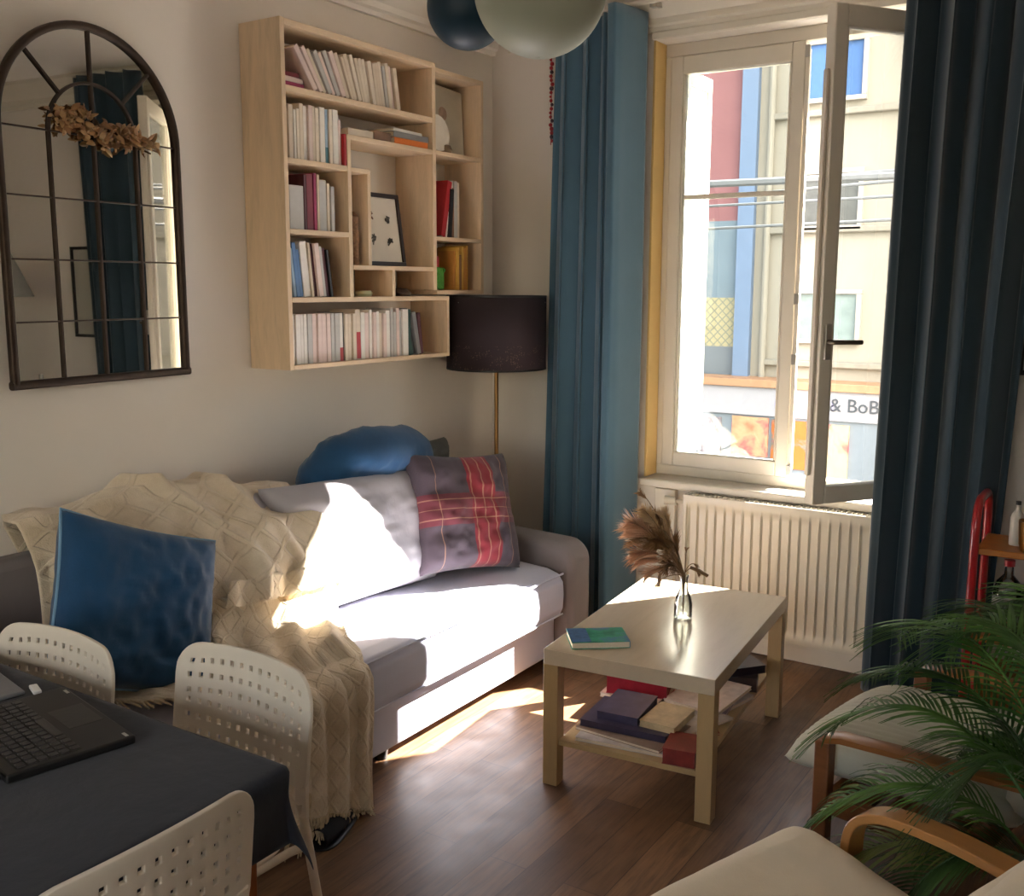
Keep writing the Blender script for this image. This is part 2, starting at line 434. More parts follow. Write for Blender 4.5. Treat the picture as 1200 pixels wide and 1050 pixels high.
# ================================================================== OUTSIDE
FY = 16.; K = 16/11.
def fx(x): return x*K
def fzc(z): return 1.5676+(z-1.5676)*K
CREAMF = m_wall('cream_render', (150, 144, 130), .06, .3)
GREYF = m_wall('grey_render', (112, 118, 122), .08, .3)
bld = thing('building', (-6, FY, -3.4), 'cream rendered building across the street with two small windows and a shop below', 'building')
MB().b2((fx(-3.98), FY, -3.4), (6, FY+6, 7.2)).build('wall', CREAMF, bld, smooth=0)
m = MB()
for z in (3.36, 2.17, .75): m.b2((fx(-3.86), FY-.10, fzc(z)-.05), (6, FY, fzc(z)+.05))
m.build('ledge', mat('pale_stone', (138, 132, 118), .8), bld, bevel=.02)
BLU = mat('blue_shutter_paint', (56, 92, 140), .5, .06)
def bwin(x0, x1, z0, z1, pm, nm, fr=.07, mull=True):
    x0, x1, z0, z1 = fx(x0), fx(x1), fzc(z0), fzc(z1)
    m = MB()
    for a, b in (((x0-fr, z0-fr), (x1+fr, z0)), ((x0-fr, z1), (x1+fr, z1+fr)), ((x0-fr, z0), (x0, z1)), ((x1, z0), (x1+fr, z1))): m.b2((a[0], FY-.10, a[1]), (b[0], FY+.02, b[1]))
    if mull: m.b2(((x0+x1)/2-.03, FY-.06, z0), ((x0+x1)/2+.03, FY-.02, z1))
    w = m.build('window', mat('white_window_surround', (170, 162, 150), .6), bld, bevel=.01)
    MB().b2((x0, FY-.03, z0), (x1, FY-.015, z1)).build(nm, pm, w, smooth=0)
bwin(-3.50, -2.90, 3.51, 4.05, BLU, 'shutter', mull=False)
bwin(-3.48, -2.88, 2.21, 2.74, mat('dim_window_glass', (80, 80, 76), .2, .3, 3), 'pane')
bwin(-3.46, -2.84, 1.02, 1.50, mat('pale_reflecting_glass', (120, 134, 130), .15, .2, 3), 'pane', mull=False)
bwin(-1.9, -1.3, 2.21, 2.74, mat('dim_window_glass', (80, 80, 76), .2, .3, 3), 'pane')
bwin(-1.9, -1.3, 3.51, 4.05, BLU, 'shutter', mull=False)
m = MB().tube([(fx(-3.98)+.22, FY-.08, -3.), (fx(-3.98)+.22, FY-.08, 7.1)], .05, 8); m.build('downpipe', CREAMF, bld)
# blue pilaster building edge and rose / grey neighbour
MB().b2((fx(-4.16), FY-.12, fzc(.54)), (fx(-3.98), FY+.02, 7.2)).build('pilaster', mat('blue_pilaster_paint', (106, 124, 148), .6, .06), bld)
nb = thing('building', (-10, FY, -3.4), 'rose and grey neighbouring building left of the blue pilaster, across the street', 'building')
MB().b2((-14, FY+.05, fzc(2.3)), (fx(-4.16), FY+6, 6.9)).build('upper_wall', m_wall('rose_render', (140, 98, 98), .08, .3), nb, smooth=0)
MB().b2((-14, FY+.05, fzc(1.45)), (fx(-4.16), FY+6, fzc(2.3))).build('middle_wall', m_wall('pale_blue_render', (114, 128, 136), .06, .3), nb, smooth=0)
t = NT('yellow_lattice'); o_ = t.coord(); a_ = t.wave(t.mapping(o_, (1, 1, 1), (0, radians(45), 0)), 3.2, direction='X'); b_ = t.wave(t.mapping(o_, (1, 1, 1), (0, radians(-45), 0)), 3.2, direction='X')
t.color(t.mix(t.ramp(t.math('MAXIMUM', a_, b_), [(.88, 0.), (.95, 1.)]), lin((164, 154, 118)), lin((124, 124, 108)))); t.set(Roughness=.8)
MB().b2((-14, FY+.05, fzc(.9)), (fx(-4.16), FY+6, fzc(1.45))).build('lattice_wall', t.m, nb, smooth=0)
MB().b2((-14, FY+.05, -3.4), (fx(-4.16), FY+6, fzc(.9))).build('lower_wall', GREYF, nb, smooth=0)
# shop front
shop = thing('shop_front', (fx(-3.5), FY-.6, -3.4), 'shop front with white lettered fascia and food posters at street level', 'shop')
MB().b2((fx(-4.7), FY-.62, fzc(.50)), (fx(-1.0), FY, fzc(.585))).build('canopy_edge', mat('orange_brown_flashing', (172, 130, 96), .6), shop, bevel=.01)
MB().b2((fx(-4.7), FY-.55, fzc(.19)), (fx(-1.0), FY, fzc(.50))).build('fascia', mat('white_fascia_board', (168, 164, 166), .5, .03), shop, bevel=.01)
MB().b2((fx(-4.7), FY-.50, -3.4), (fx(-1.0), FY, fzc(.19))).build('shop_wall', mat('pale_blue_grey_panel', (124, 132, 138), .6, .06), shop, smooth=0)
def poster(x0, x1, z0, z1, stops, sc=1.6):
    t = NT('poster_print'); o = t.coord(); f = t.noise(t.mapping(o, (1, 1, 1)), sc, 4, .6, .4)
    t.color(t.ramp(f, [(p, lin(c)) for p, c in stops])); t.set(Roughness=.5)
    MB().b2((fx(x0), FY-.54, fzc(z0)), (fx(x1), FY-.50, fzc(z1))).build('poster', t.m, shop, smooth=0)
poster(-4.42, -4.16, -.30, .14, [(.3, (206, 200, 186)), (.45, (228, 220, 206)), (.6, (120, 110, 116)), (.7, (200, 170, 160))], 3)
poster(-4.03, -3.62, -.26, .17, [(.3, (222, 98, 70)), (.5, (206, 158, 118)), (.62, (170, 90, 90)), (.75, (220, 180, 150))], 2)
poster(-3.58, -3.20, -.36, .16, [(.3, (196, 104, 38)), (.48, (196, 96, 34)), (.56, (104, 112, 96)), (.68, (186, 50, 70))], 2.2)
poster(-3.15, -2.76, -.42, .15, [(.3, (206, 172, 130)), (.5, (196, 178, 140)), (.62, (196, 90, 86)), (.75, (180, 70, 80))], 2)
def text(body, loc, size, m, parent, name='lettering', rot=(pi/2, 0, 0), ext=.01):
    cu = bpy.data.curves.new(name, 'FONT'); cu.body = body; cu.size = size; cu.extrude = ext; cu.resolution_u = 3
    q = bpy.data.objects.new(name, cu); COL.objects.link(q); bpy.context.view_layer.update(); me = bpy.data.meshes.new_from_object(q); bpy.data.objects.remove(q); me.materials.clear(); me.materials.append(m)
    o = bpy.data.objects.new(name, me); COL.objects.link(o)
    o.parent = parent; o.location = Vector(loc)-parent.location; o.rotation_euler = rot; return o
text('on', (fx(-3.12), FY-.56, fzc(.295)), .285, mat('faint_lilac_print', (160, 152, 184), .6), shop)
text('& BoBo', (fx(-2.97), FY-.56, fzc(.295)), .285, mat('grey_print', (70, 74, 78), .6), shop)
text('oo', (fx(-3.56), FY-.56, fzc(.28)), .30, mat('faint_lilac_print', (160, 152, 184), .6), shop)
st = MB().b2((-30, YW+.4, -3.5), (20, 30, -3.4)); struct(st.build('ground', mat('asphalt_grey', (120, 118, 114), .9, .1, 2, .2), smooth=0), 'grey street surface between the buildings')
def cable(p, q, sag, r, lab):
    pts = [Vector(p).lerp(Vector(q), i/16)+Vector((0, 0, -sag*4*(i/16)*(1-i/16))) for i in range(17)]
    tag(MB().tube(pts, r, 6).build('overhead_cable', mat('weathered_cable', (104, 106, 106), .7, .05)), lab, 'cable', 'overhead street cables')
Y9 = 9.
cable((-7-9, Y9, 2.0), (2+9, Y9, 3.05), .10, .014, 'thin overhead street cable, the highest and steepest across the window')
cable((-7-9, Y9+.3, 2.35), (2+9, Y9+.3, 2.95), .10, .012, 'thin overhead street cable, second from the top across the window')
cable((-7-9, Y9+.6, 2.3), (2+9, Y9+.6, 2.55), .06, .013, 'thin overhead street cable running close above the thick grey one')
cable((-7-9, Y9-.3, 2.60), (2+9, Y9-.3, 2.36), .02, .032, 'thick grey overhead cable crossing the upper open window gap')
cable((-7-9, Y9+.9, 2.02), (2+9, Y9+.9, 2.50), .08, .014, 'thin overhead street cable just below the thick grey one')
# exterior shutter folded out from the left reveal
sh = thing('shutter', (-1.93, 4.5, .78), 'white boarded outer shutter standing open at the left of the window', 'shutter')
SHW = mat('white_shutter_paint', (240, 232, 214), .5, .03)
m = MB()
for a, b in (((4.365, .78), (4.40, 2.52)), ((4.61, .78), (4.645, 2.52)), ((4.40, .78), (4.61, .84)), ((4.40, 2.46), (4.61, 2.52)), ((4.40, 1.62), (4.61, 1.68))):
    m.b2((-1.95, a[0], a[1]), (-1.915, b[0], b[1]))
m.build('frame', SHW, sh, bevel=.003)
MB().b2((-1.942, 4.40, .84), (-1.924, 4.61, 1.62)).b2((-1.942, 4.40, 1.68), (-1.924, 4.61, 2.46)).build('board_panel', SHW, sh, bevel=.004)
# balcony slab added unseen outside to cut off the high sun
tag(MB().b2((-3.6, YW+.25, 2.92), (1.6, 4.99, 3.06)).build('occluder', mat('concrete_slab', (176, 172, 164), .9), bevel=.01), 'concrete balcony slab added unseen above the window to cut off the high sun', 'occluder')

# ================================================================== CURTAINS
def curtain(name, x0, x1, yc, amp, folds, z0, z1, m, label, ph=0., seed=1, bunch=.0):
    def fn(u, v):
        z = z1+(z0-z1)*v
        fl = .85+.15*v
        a = u*folds*2*pi+ph+.5*nz(u*4, seed)+.25*nz(v*1.5, u*3, seed)
        x = x0-.02*v+(x1-x0-.07*v)*u+bunch*v*(u-.5)+.010*sin(2*a)*fl+.008*nz(v*2.2, u*5, seed+3)
        y = yc+amp*fl*(sin(a)+.25*sin(2.3*a+seed)+.5*nz(u*7, v*1.2, seed))
        return (x, y, z)
    o = MB().grid(fn, int(folds*16), 48).build(name, m, smooth=80, solid=.004)
    tag(o, label, 'curtain', 'long curtains beside the window')
    return o
def left_curtain(u, v):
    z = 2.70+(.015-2.70)*v; k = .9+.1*v
    if u < .72:
        t_ = u/.72; a = t_*3.2*2*pi+.9*nz(t_*3, 1)+.35*nz(v*1.5, t_*3, 1)
        xl = -2.37-.06*v; x = xl+(-2.07-xl)*t_+.014*sin(2*a); y = 3.985+k*.036*(sin(a)+.35*nz(t_*7, v*1.2, 1))
    else:
        # the last broad fold comes forward and then returns to the window
        t_ = (u-.72)/.28
        P = [(-2.07, 3.985), (-2.062, 3.90), (-2.045, 3.845), (-2.012, 3.838), (-1.996, 3.875), (-1.985, 3.94), (-1.976, 4.0), (-1.968, 4.055)]
        q = t_*(len(P)-1); i = min(int(q), len(P)-2); f = q-i
        x = P[i][0]*(1-f)+P[i+1][0]*f; y = P[i][1]*(1-f)+P[i+1][1]*f
        x += .006*nz(v*2, t_*3, 4); y += .006*nz(v*2.5, t_*2, 8)
    return (x, y, z)
tag(MB().grid(left_curtain, 120, 48).build('curtain', CURT, smooth=80, solid=.004), 'teal blue full-length curtain hanging left of the window, behind the floor lamp', 'curtain', 'long curtains beside the window')
curtain('curtain', -.905, -.40, 3.895, .040, 4.3, .015, 2.72, CURT_SHADED, 'teal full-length curtain hanging right of the window, shade put into its colour', 1.2, 5)
rod = thing('curtain_rod', (-1.4, 3.985, 2.70), 'thin white curtain rod above the window', 'curtain rod')
MB().tube([(-2.5, 3.99, 2.715), (-.36, 3.93, 2.735)], .010, 10).build('rod', WHITEP, rod)
for x in (-2.47, -1.915, -.39):
    MB().box((x, 4.05, 2.72), (.018, .14, .02)).box((x, 4.0, 2.715), (.03, .03, .03)).build('bracket', STEEL, rod, bevel=.002)
g = thing('beaded_garland', (-2.45, 4.07, 2.2), 'string of small red beads hanging beside the left curtain', 'garland')
MB().tube([(-2.445, 4.07, 2.60), (-2.447, 4.07, 2.2)], .002, 5).build('string', REDM, g)
rb = random.Random(2)
for i in range(22):
    z = 2.585-i*.0175; r = .006+.005*rb.random()
    mb = MB().lathe([(0, -r), (r*.7, -r*.7), (r, 0), (r*.7, r*.7), (0, r)], (-2.446+rb.uniform(-.005, .005), 4.07, z), 8)
    mb.build('bead', REDM if i % 4 else mat('dark_bead', (60, 24, 40), .4), g)

# ================================================================== RADIATOR
ra = thing('radiator', (-1.35, 4.06, .10), 'cream ribbed panel radiator below the window', 'radiator')
RX0, RX1, RZ0, RZ1, RY = -1.73, -.80, .10, .675, 4.025
def rib(u, v):
    x = RX0+(RX1-RX0)*u; z = RZ0+(RZ1-RZ0)*v
    n = 23; ph = (u*n) % 1.; d = max(0., 1-abs(ph-.5)/.17); d = d*d*(3-2*d) if d < 1 else 1
    e = min(1, max(0, min(v-.06, .94-v)/.03)); e2 = 1 if .012 < u < .988 else 0
    return (x, RY+.011*(1-d)*e*e2*(1 if True else 0), z)
m = MB().grid(rib, 23*12, 40)
m.build('ribbed_panel', RADW, ra, smooth=50)
MB().b2((RX0, RY+.012, RZ0), (RX1, RY+.055, RZ1-.004)).build('body', RADW, ra, bevel=.003)
m = MB()
m.b2((RX0-.004, RY-.002, RZ1-.006), (RX1+.004, RY+.06, RZ1+.004))
for i in range(46): m.box((RX0+.01+i*.02, RY+.03, RZ1+.006), (.006, .045, .006))
m.build('top_grille', RADW, ra, bevel=.001)
MB().b2((RX0-.006, RY-.001, RZ0), (RX0+.002, RY+.058, RZ1)).build('side_cover', RADW, ra, bevel=.002)
m = MB().tube([(RX0-.05, RY+.03, .02), (RX0-.05, RY+.03, .16), (RX0, RY+.03, .16)], .009, 8); m.build('pipe', RADW, ra)
m = MB().tube([(RX0-.05, RY+.03, .62), (RX0-.05, RY+.03, .64), (RX0, RY+.03, .64)], .009, 8); m.build('pipe', RADW, ra)
m = MB().tube([(RX0-.10, RY+.02, .64), (RX0-.05, RY+.03, .64)], [.02, .018], 12); m.build('valve', RADW, ra)
st = MB().b2((-1.90, 4.085, .10), (-1.80, YW, .68)); struct(st.build('trim_6', WHITEP, bevel=.004), 'pale boxed pipe casing left of the radiator')
for x in (-1.5, -1.0):
    MB().b2((x-.02, RY+.055, .2), (x+.02, YW-.004, .6)).build('wall_bracket', RADW, ra)

# ================================================================== SOFA
so = thing('sofa', (-2.4, 2.5, 0), 'long pale grey sofa with storage base against the left wall', 'sofa')
Y0, Y1 = 1.52, 3.50
m = MB().b2((-2.70, Y0, .05), (-2.065, Y1, .222)); m.build('base_drawer', SOFA, so, bevel=.012, bseg=3)
def seat(u, v):
    # cross-section swept along y ; v runs round the section
    y = Y0+(Y1-Y0)*u
    sec = [(-2.68, .228), (-2.04, .228), (-2.018, .24), (-2.006, .27), (-2.004, .33), (-2.008, .385), (-2.03, .416), (-2.08, .430), (-2.3, .436), (-2.68, .438)]
    k = v*(len(sec)-1); i = min(int(k), len(sec)-2); f = k-i
    x = sec[i][0]*(1-f)+sec[i+1][0]*f; z = sec[i][1]*(1-f)+sec[i+1][1]*f
    e = min(u, 1-u)*(Y1-Y0); q = max(0, 1-e/.05)**2
    x += -.03*q*(1 if x > -2.2 else 0); z += (-.02*q if z > .3 else 0)
    z += .006*nz(x*3, y*2.2)*(1 if z > .36 else 0); x += .004*nz(y*5, z*5)*(1 if x > -2.1 else 0)
    return (x, y, z)
m = MB().grid(seat, 110, 54); m.build('seat_mattress', SOFA, so, smooth=60)
# end cap
def cap(y, fl):
    pts = [seat(0 if y == Y0 else 1, k/27) for k in range(28)]
    mb = MB().add(pts, [tuple(range(28))]); return mb
cap(Y0, 0).build('seat_end', SOFA, so, smooth=0); cap(Y1, 0).build('seat_end', SOFA, so, smooth=0)
m = MB().tube([(-2.012, Y0+.03+i*(Y1-Y0-.06)/30, .412) for i in range(31)], .005, 6); m.build('piping', SOFA, so)
m = MB().tube([(-2.012, Y0+.03+i*(Y1-Y0-.06)/30, .243) for i in range(31)], .004, 6); m.build('piping', SOFA, so)
# right arm: rounded slab
def armpoly(x0, x1, z0, z1, r, n=8):
    p = [(x0, z0), (x1, z0)]
    p += [(x1-r+r*cos(a), z1-r+r*sin(a)) for a in [i*pi/2/n for i in range(n+1)]]
    p += [(x0+.02, z1+.02), (x0, z1)]
    return p
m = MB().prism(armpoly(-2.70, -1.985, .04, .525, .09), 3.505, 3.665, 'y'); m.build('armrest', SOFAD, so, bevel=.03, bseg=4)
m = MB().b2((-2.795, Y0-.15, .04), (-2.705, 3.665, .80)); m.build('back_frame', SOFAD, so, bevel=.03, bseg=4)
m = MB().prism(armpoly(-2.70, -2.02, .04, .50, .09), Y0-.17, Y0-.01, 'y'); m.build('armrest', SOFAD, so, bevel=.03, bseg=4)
for x, y in ((-2.12, 1.56), (-2.12, 3.58), (-2.68, 1.56), (-2.68, 3.58), (-2.12, 2.45)):
    MB().lathe([(.0, 0), (.022, 0), (.028, .055), (0, .055)], (x, y, 0), 14).build('foot', BLACKP, so)

# ================================================================== CUSHIONS
def frame(c, a, up):
    a = Vector(a).normalized(); up = Vector(up); up = (up-a*up.dot(a)).normalized(); n = a.cross(up)
    return Matrix(((a.x, up.x, n.x, c[0]), (a.y, up.y, n.y, c[1]), (a.z, up.z, n.z, c[2]), (0, 0, 0, 1)))
def pillow(name, c, a, up, w, h, t, m, label, wr=.012, seed=1, n=44, flop=0., pinch=.07, parent=None, piping=None, folds=None, group=None, exp=.42, rnd=0.):
    F = frame(c, a, up)
    def prof(s):
        def fn(u, v):
            U, V = 2*u-1, 2*v-1
            x = U*w/2*(1-pinch*(1-V*V)*abs(U)); y = V*h/2*(1-pinch*(1-U*U)*abs(V))
            x *= 1-rnd*.5*V*V; y *= 1-rnd*.5*U*U
            k = max(0, (1-U**4)*(1-V**4))
            th = t/2*k**exp
            th *= 1+.18*nz(U*1.7+seed, V*1.7, s)
            z = s*th
            edge = k**.5
            z += s*edge*wr*(nz(U*4+seed*3, V*4, seed)+.6*nz(U*9, V*9+seed, s))
            if folds:
                z += s*edge*folds(U, V)
            z -= flop*(V*V if flop else 0)*.5
            return F @ Vector((x, y, z))
        return fn
    mb = MB().grid(prof(1), n, n)
    nb_ = len(mb.v); mb.grid(prof(-1), n, n, flip=True)
    o = mb.build(name, m, parent, smooth=80, weld=True)
    if piping is not None:
        pts = []
        for i in range(4*24+1):
            s_ = i/24 % 4
            q = s_ % 1
            U, V = [(2*q-1, -1), (1, 2*q-1), (1-2*q, 1), (-1, 1-2*q)][int(s_) % 4]
            x = U*w/2*(1-pinch*(1-V*V)*abs(U)); y = V*h/2*(1-pinch*(1-U*U)*abs(V))
            pts.append(F @ Vector((x, y, -flop*V*V*.5 if flop else 0)))
        if parent is None:
            e = thing(name, o.location, label, 'cushion', group)
            o.parent = e; o.location = (0, 0, 0); o.name = 'cover'; e.name = name
            MB().tube(pts, .0045, 6, caps=False).build('piping', piping, e)
            return e
    if parent is None: tag(o, label, 'cushion', group)
    return o
pillow('back_cushion', (-2.56, 2.03, .655), (0, 1, -.03), (-.30, 0, 1), .80, .48, .24, GREYC, 'light grey back cushion lying hidden under the cream knitted throw', seed=4)
def crump(U, V): return .026*sin(7*V+3.4*U+1.6*nz(U*2, V*2))*max(0, .25-U)
pillow('back_cushion', (-2.475, 2.73, .655), (.05, 1, -.02), (-.32, 0, 1), .76, .47, .24, GREYC, 'crumpled light grey back cushion between the knitted throw and the plaid cushion', seed=2, wr=.007, folds=crump, pinch=.05)
pillow('velvet_cushion', (-2.35, 1.70, .685), (.10, .88, -.34), (-.30, .30, .90), .50, .47, .17, BLUEV, 'blue velvet cushion leaning on the throw at the left end of the sofa', seed=8, wr=.012, pinch=.06, piping=mat('pale_blue_piping', (120, 160, 190), .7))
pillow('velvet_cushion', (-2.60, 2.955, .865), (.06, 1, -.06), (.62, 0, .60), .66, .42, .22, BLUEV, 'blue velvet cushion slumped over the top of the sofa back', seed=5, wr=.012, pinch=.02, exp=.55, rnd=.55)
pillow('bolster_cushion', (-2.64, 3.37, .80), (.1, 1, 0), (-.2, 0, 1), .30, .24, .12, OLIVE, 'small grey olive cushion peeking out behind the plaid one', seed=9)
PLAID = m_plaid()
pillow('plaid_cushion', (-2.31, 3.19, .685), (.30, .93, -.10), (-.33, .16, .93), .49, .48, .17, PLAID, 'red and dark grey plaid cushion propped in the right corner of the sofa', seed=12, wr=.014, pinch=.07)

# ================================================================== THROW
def lerp(a, b, t): return a+(b-a)*t
def pl(path, s):
    """point on a polyline by arc length"""
    for i in range(len(path)-1):
        a, b = path[i], path[i+1]; L = sqrt((a[0]-b[0])**2+(a[1]-b[1])**2)
        if s <= L or i == len(path)-2:
            f = min(s/L, 1.0 if i < len(path)-2 else 9); return lerp(a[0], b[0], f), lerp(a[1], b[1], f)
        s -= L
def thpath(y):
    zt = .862+.070*math.exp(-((y-1.98)/.30)**2)+.035*math.exp(-((y-1.55)/.14)**2)-.02*max(0, y-2.3)/.2
    b = max(0, min(1, (1.70-y)/.14)); q = lambda x, f: x*(1-b)+f*b
    return [(-2.775, zt-.16), (-2.765, zt-.04), (-2.70, zt+.005), (-2.60, zt), (q(-2.53, -2.572), zt-.06), (q(-2.455, -2.562), .80), (q(-2.385, -2.557), .68), (q(-2.355, -2.552), .56), (q(-2.33, -2.54), .49), (q(-2.27, -2.49), .457), (-2.15, .452), (-2.05, .446), (-2.005, .432), (-1.984, .40), (-1.978, .33), (-1.975, .0)]
def plen(p): return sum(sqrt((p[i][0]-p[i+1][0])**2+(p[i][1]-p[i+1][1])**2) for i in range(len(p)-1))
thr = thing('knitted_throw', (-2.3, 1.95, .1), 'cream cable-knit fringed throw draped over the sofa back and front edge', 'throw')
def throw_hem(u):
    # path length to the hem for column u: left part ends on the seat, right part hangs over the front
    pts = [(0, .93), (.1, .97), (.22, 1.10), (.34, 1.24), (.44, 1.38), (.55, 1.42), (.66, 1.46), (.8, 1.54), (1.0, 1.60)]
    for i in range(len(pts)-1):
        if u <= pts[i+1][0]: return lerp(pts[i][1], pts[i+1][1], (u-pts[i][0])/(pts[i+1][0]-pts[i][0]))
    return pts[-1][1]
def throw_pt(u, v, off=0.):
    s = v*throw_hem(u)
    # lateral: right edge bulges to 2.53 at the back, pulls in to 2.28 at the front
    yl = 1.52; yr = 2.50+.03*sin(min(1, s/.9)*pi)-(.34*max(0, min(1, (s-.62)/.5)))
    yl += .12*max(0, 1-s/.24)
    y = lerp(yl, yr, u)+.012*nz(u*6, s*3)
    x, z = pl(thpath(y), s)
    # folds run down the drape
    A = .024*(1 if s < 1.0 else 1.35)
    fo = .55*sin(u*19+3.2*nz(u*2, s*1.2, 5)+s*2.5)+.55*nz(u*9, s*2.2, 2)+.3*nz(u*20, s*5, 7)
    amp = A*(.35+.65*min(1, s/.4))
    if s < .30: nx_, nz_ = .1, 1.
    elif s < .72: nx_, nz_ = .95, .3
    elif s < 1.08: nx_, nz_ = .1, .8
    else: nx_, nz_ = 1., .1
    d = amp*(fo+1.0)*.8+off+.006
    if s > 1.08: d += .012
    # a twisted ridge running diagonally from the top
    rd = abs(u-.32-.45*s/.9+.03*sin(s*9))
    d += .028*math.exp(-(rd/.03)**2)*(1 if s < .72 else max(0, 1-(s-.72)/.15))
    rd = abs(u-.62-.30*s/.9)
    d += .020*math.exp(-(rd/.025)**2)*(1 if .12 < s < .75 else 0)
    return Vector((x+nx_*d, y, z+nz_*d))
THR = m_throw()
MB().grid(lambda u, v: throw_pt(u, v), 150, 190).build('knitted_cloth', THR, thr, smooth=80, solid=.006, soff=1)
FR = mat('cream_wool_yarn', (206, 188, 156), .95, .15, 60, .3, 300, .001)
# overlapping second fold of the throw on its right side, hanging over the front
def fold_pt(u, v):
    s = .66+v*(.84+.10*u)
    yl = 2.02-.20*max(0, min(1, (s-.66)/.4)); yr = 2.53-.30*max(0, min(1, (s-.75)/.38))-.05*v
    y = lerp(yl, yr, u)+.010*nz(u*5, s*3, 9)
    x, z = pl(thpath(min(y, 2.4)), s)
    fo = .7*sin(u*24+2*nz(u*2, s, 3))+.6*nz(u*10, s*4, 4)
    if s < .74: n_ = (.8, .5)
    elif s < 1.06: n_ = (.1, .9)
    else: n_ = (1., .15)
    d = .034+.018*(fo+1)+(.012 if s > 1.06 else 0)
    return Vector((x+n_[0]*d, y, z+n_[1]*d))
MB().grid(fold_pt, 70, 110).build('overlapping_fold', THR, thr, smooth=80, solid=.006, soff=1)
fr = MB(); rf = random.Random(5)
def strand(p, L, dx=0, dy=0, onseat=False):
    p = Vector(p); pts = [p]
    k = rf.uniform(-1, 1)*.018; kk = rf.uniform(-1, 1)*.01
    for i in range(1, 6):
        f = i/5
        if onseat: q = p+Vector((L*f*.8+.0, k*f+dy*f, -.004*f))
        else: q = p+Vector((kk*f+dx*f, k*f*(1-f*.3)+dy*f, -L*f))
        q.x += .004*sin(f*9+k*90); pts.append(q)
    fr.tube(pts, [.0042, .0040, .0034, .0036, .003, .0018], 5)
N = 120
for i in range(N):
    u = (i+.5)/N; p = throw_pt(u, .997)
    if p.z > .44: strand(p+Vector((0, 0, .004)), rf.uniform(.05, .08), onseat=True)
    else: strand(p, min(rf.uniform(.09, .15), max(.03, p.z-.02)))
for i in range(50):
    u = (i+.5)/50; p = fold_pt(u, .997)
    strand(p, min(rf.uniform(.06, .12), max(.02, p.z-.015)), dy=.02*(u-.5))
f_ = fr.build('fringe', FR, thr, smooth=80); f_['kind'] = 'stuff'

# ================================================================== BOOKCASE
bc = thing('wall_bookcase', (-2.7, 3.16, 1.27), 'pine wall bookcase with stepped compartments hung on the left wall', 'bookcase')
XB, XF = -2.797, -2.60
T = .018
def board(y0, y1, z0, z1, name):
    hor = abs(y1-y0) > abs(z1-z0)
    return MB().b2((XB, y0, z0), (XF, y1, z1)).build(name, PINEY if hor else PINE, bc, bevel=.0015)
board(2.562, 2.582, 1.274, 2.458, 'side_panel')
board(2.582, 3.395, 2.435, 2.456, 'top_board')
board(3.394, 3.416, 1.553, 2.456, 'upright')
board(2.582, 3.394, 2.222, 2.242, 'shelf')
board(2.582, 2.882, 1.985, 2.003, 'shelf')
board(2.882, 3.394, 2.098, 2.116, 'shelf')
board(2.582, 2.882, 1.747, 1.764, 'shelf')
board(2.902, 3.394, 1.630, 1.646, 'shelf')
board(2.582, 3.50, 1.510, 1.528, 'shelf')
board(2.582, 3.50, 1.274, 1.290, 'shelf')
board(3.482, 3.50, 1.290, 1.510, 'upright')
board(2.882, 2.902, 1.528, 2.098, 'upright')
board(2.902, 3.008, 1.984, 2.000, 'shelf')
board(2.990, 3.008, 1.646, 1.984, 'upright')
board(3.128, 3.146, 1.528, 1.630, 'upright')
board(3.736, 3.756, 1.535, 2.440, 'side_panel')
board(3.416, 3.736, 2.422, 2.440, 'top_board')
board(3.416, 3.736, 2.100, 2.117, 'shelf')
board(3.416, 3.736, 1.756, 1.772, 'shelf')
board(3.416, 3.736, 1.535, 1.552, 'shelf')

BCOL = {'cream': (222, 208, 190), 'ivory': (212, 196, 176), 'white': (228, 222, 214), 'pinkish white': (220, 198, 190), 'pale grey': (186, 182, 178), 'red': (170, 34, 40), 'dark red': (120, 26, 44), 'magenta': (150, 30, 80), 'blue': (90, 128, 176), 'pale blue': (150, 176, 200), 'teal': (52, 110, 124), 'black': (30, 28, 32), 'maroon': (84, 36, 44), 'dark green': (36, 70, 62), 'green': (76, 150, 40), 'yellow': (206, 160, 74), 'orange': (224, 120, 40), 'brown': (128, 92, 66), 'grey': (130, 128, 128), 'ochre': (190, 130, 60)}
def bmat(c): return mat('book_cover_'+c.replace(' ', '_'), BCOL[c], .5, .05, 40, .05)
PAGES = mat('book_pages', (226, 212, 190), .9, .06, 200, .2, 400, .0006)
def book(x_front, y, z, th, h, depth, c, lean=0., name='book', label='', group=None, plain=False, xf=None):
    """upright book, spine to the room (+x). lean: rotation about x, pivot bottom; y = lower-left corner of the spine"""
    e = thing(name, (x_front, y, z), label, 'book', group)
    e.rotation_euler = (lean, 0, 0)
    cv = .0018
    m = MB()
    m.b2((-depth, 0, 0), (0, cv, h)); m.b2((-depth, th-cv, 0), (0, th, h))
    m.b2((-cv, cv, 0), (0, th-cv, h))
    # spine bands
    m.build('cover', bmat(c), e, local=True, bevel=.0008, bseg=1)
    MB().b2((-depth+.003, cv, .003), (-cv, th-cv, h-.003)).build('page_block', PAGES, e, local=True)
    return e
def spine_label(e, th, h, col, z0, z1):
    MB().b2((-.0002, .0006, z0*h), (.0007, th-.0006, z1*h)).build('spine_band', bmat(col), e, local=True)
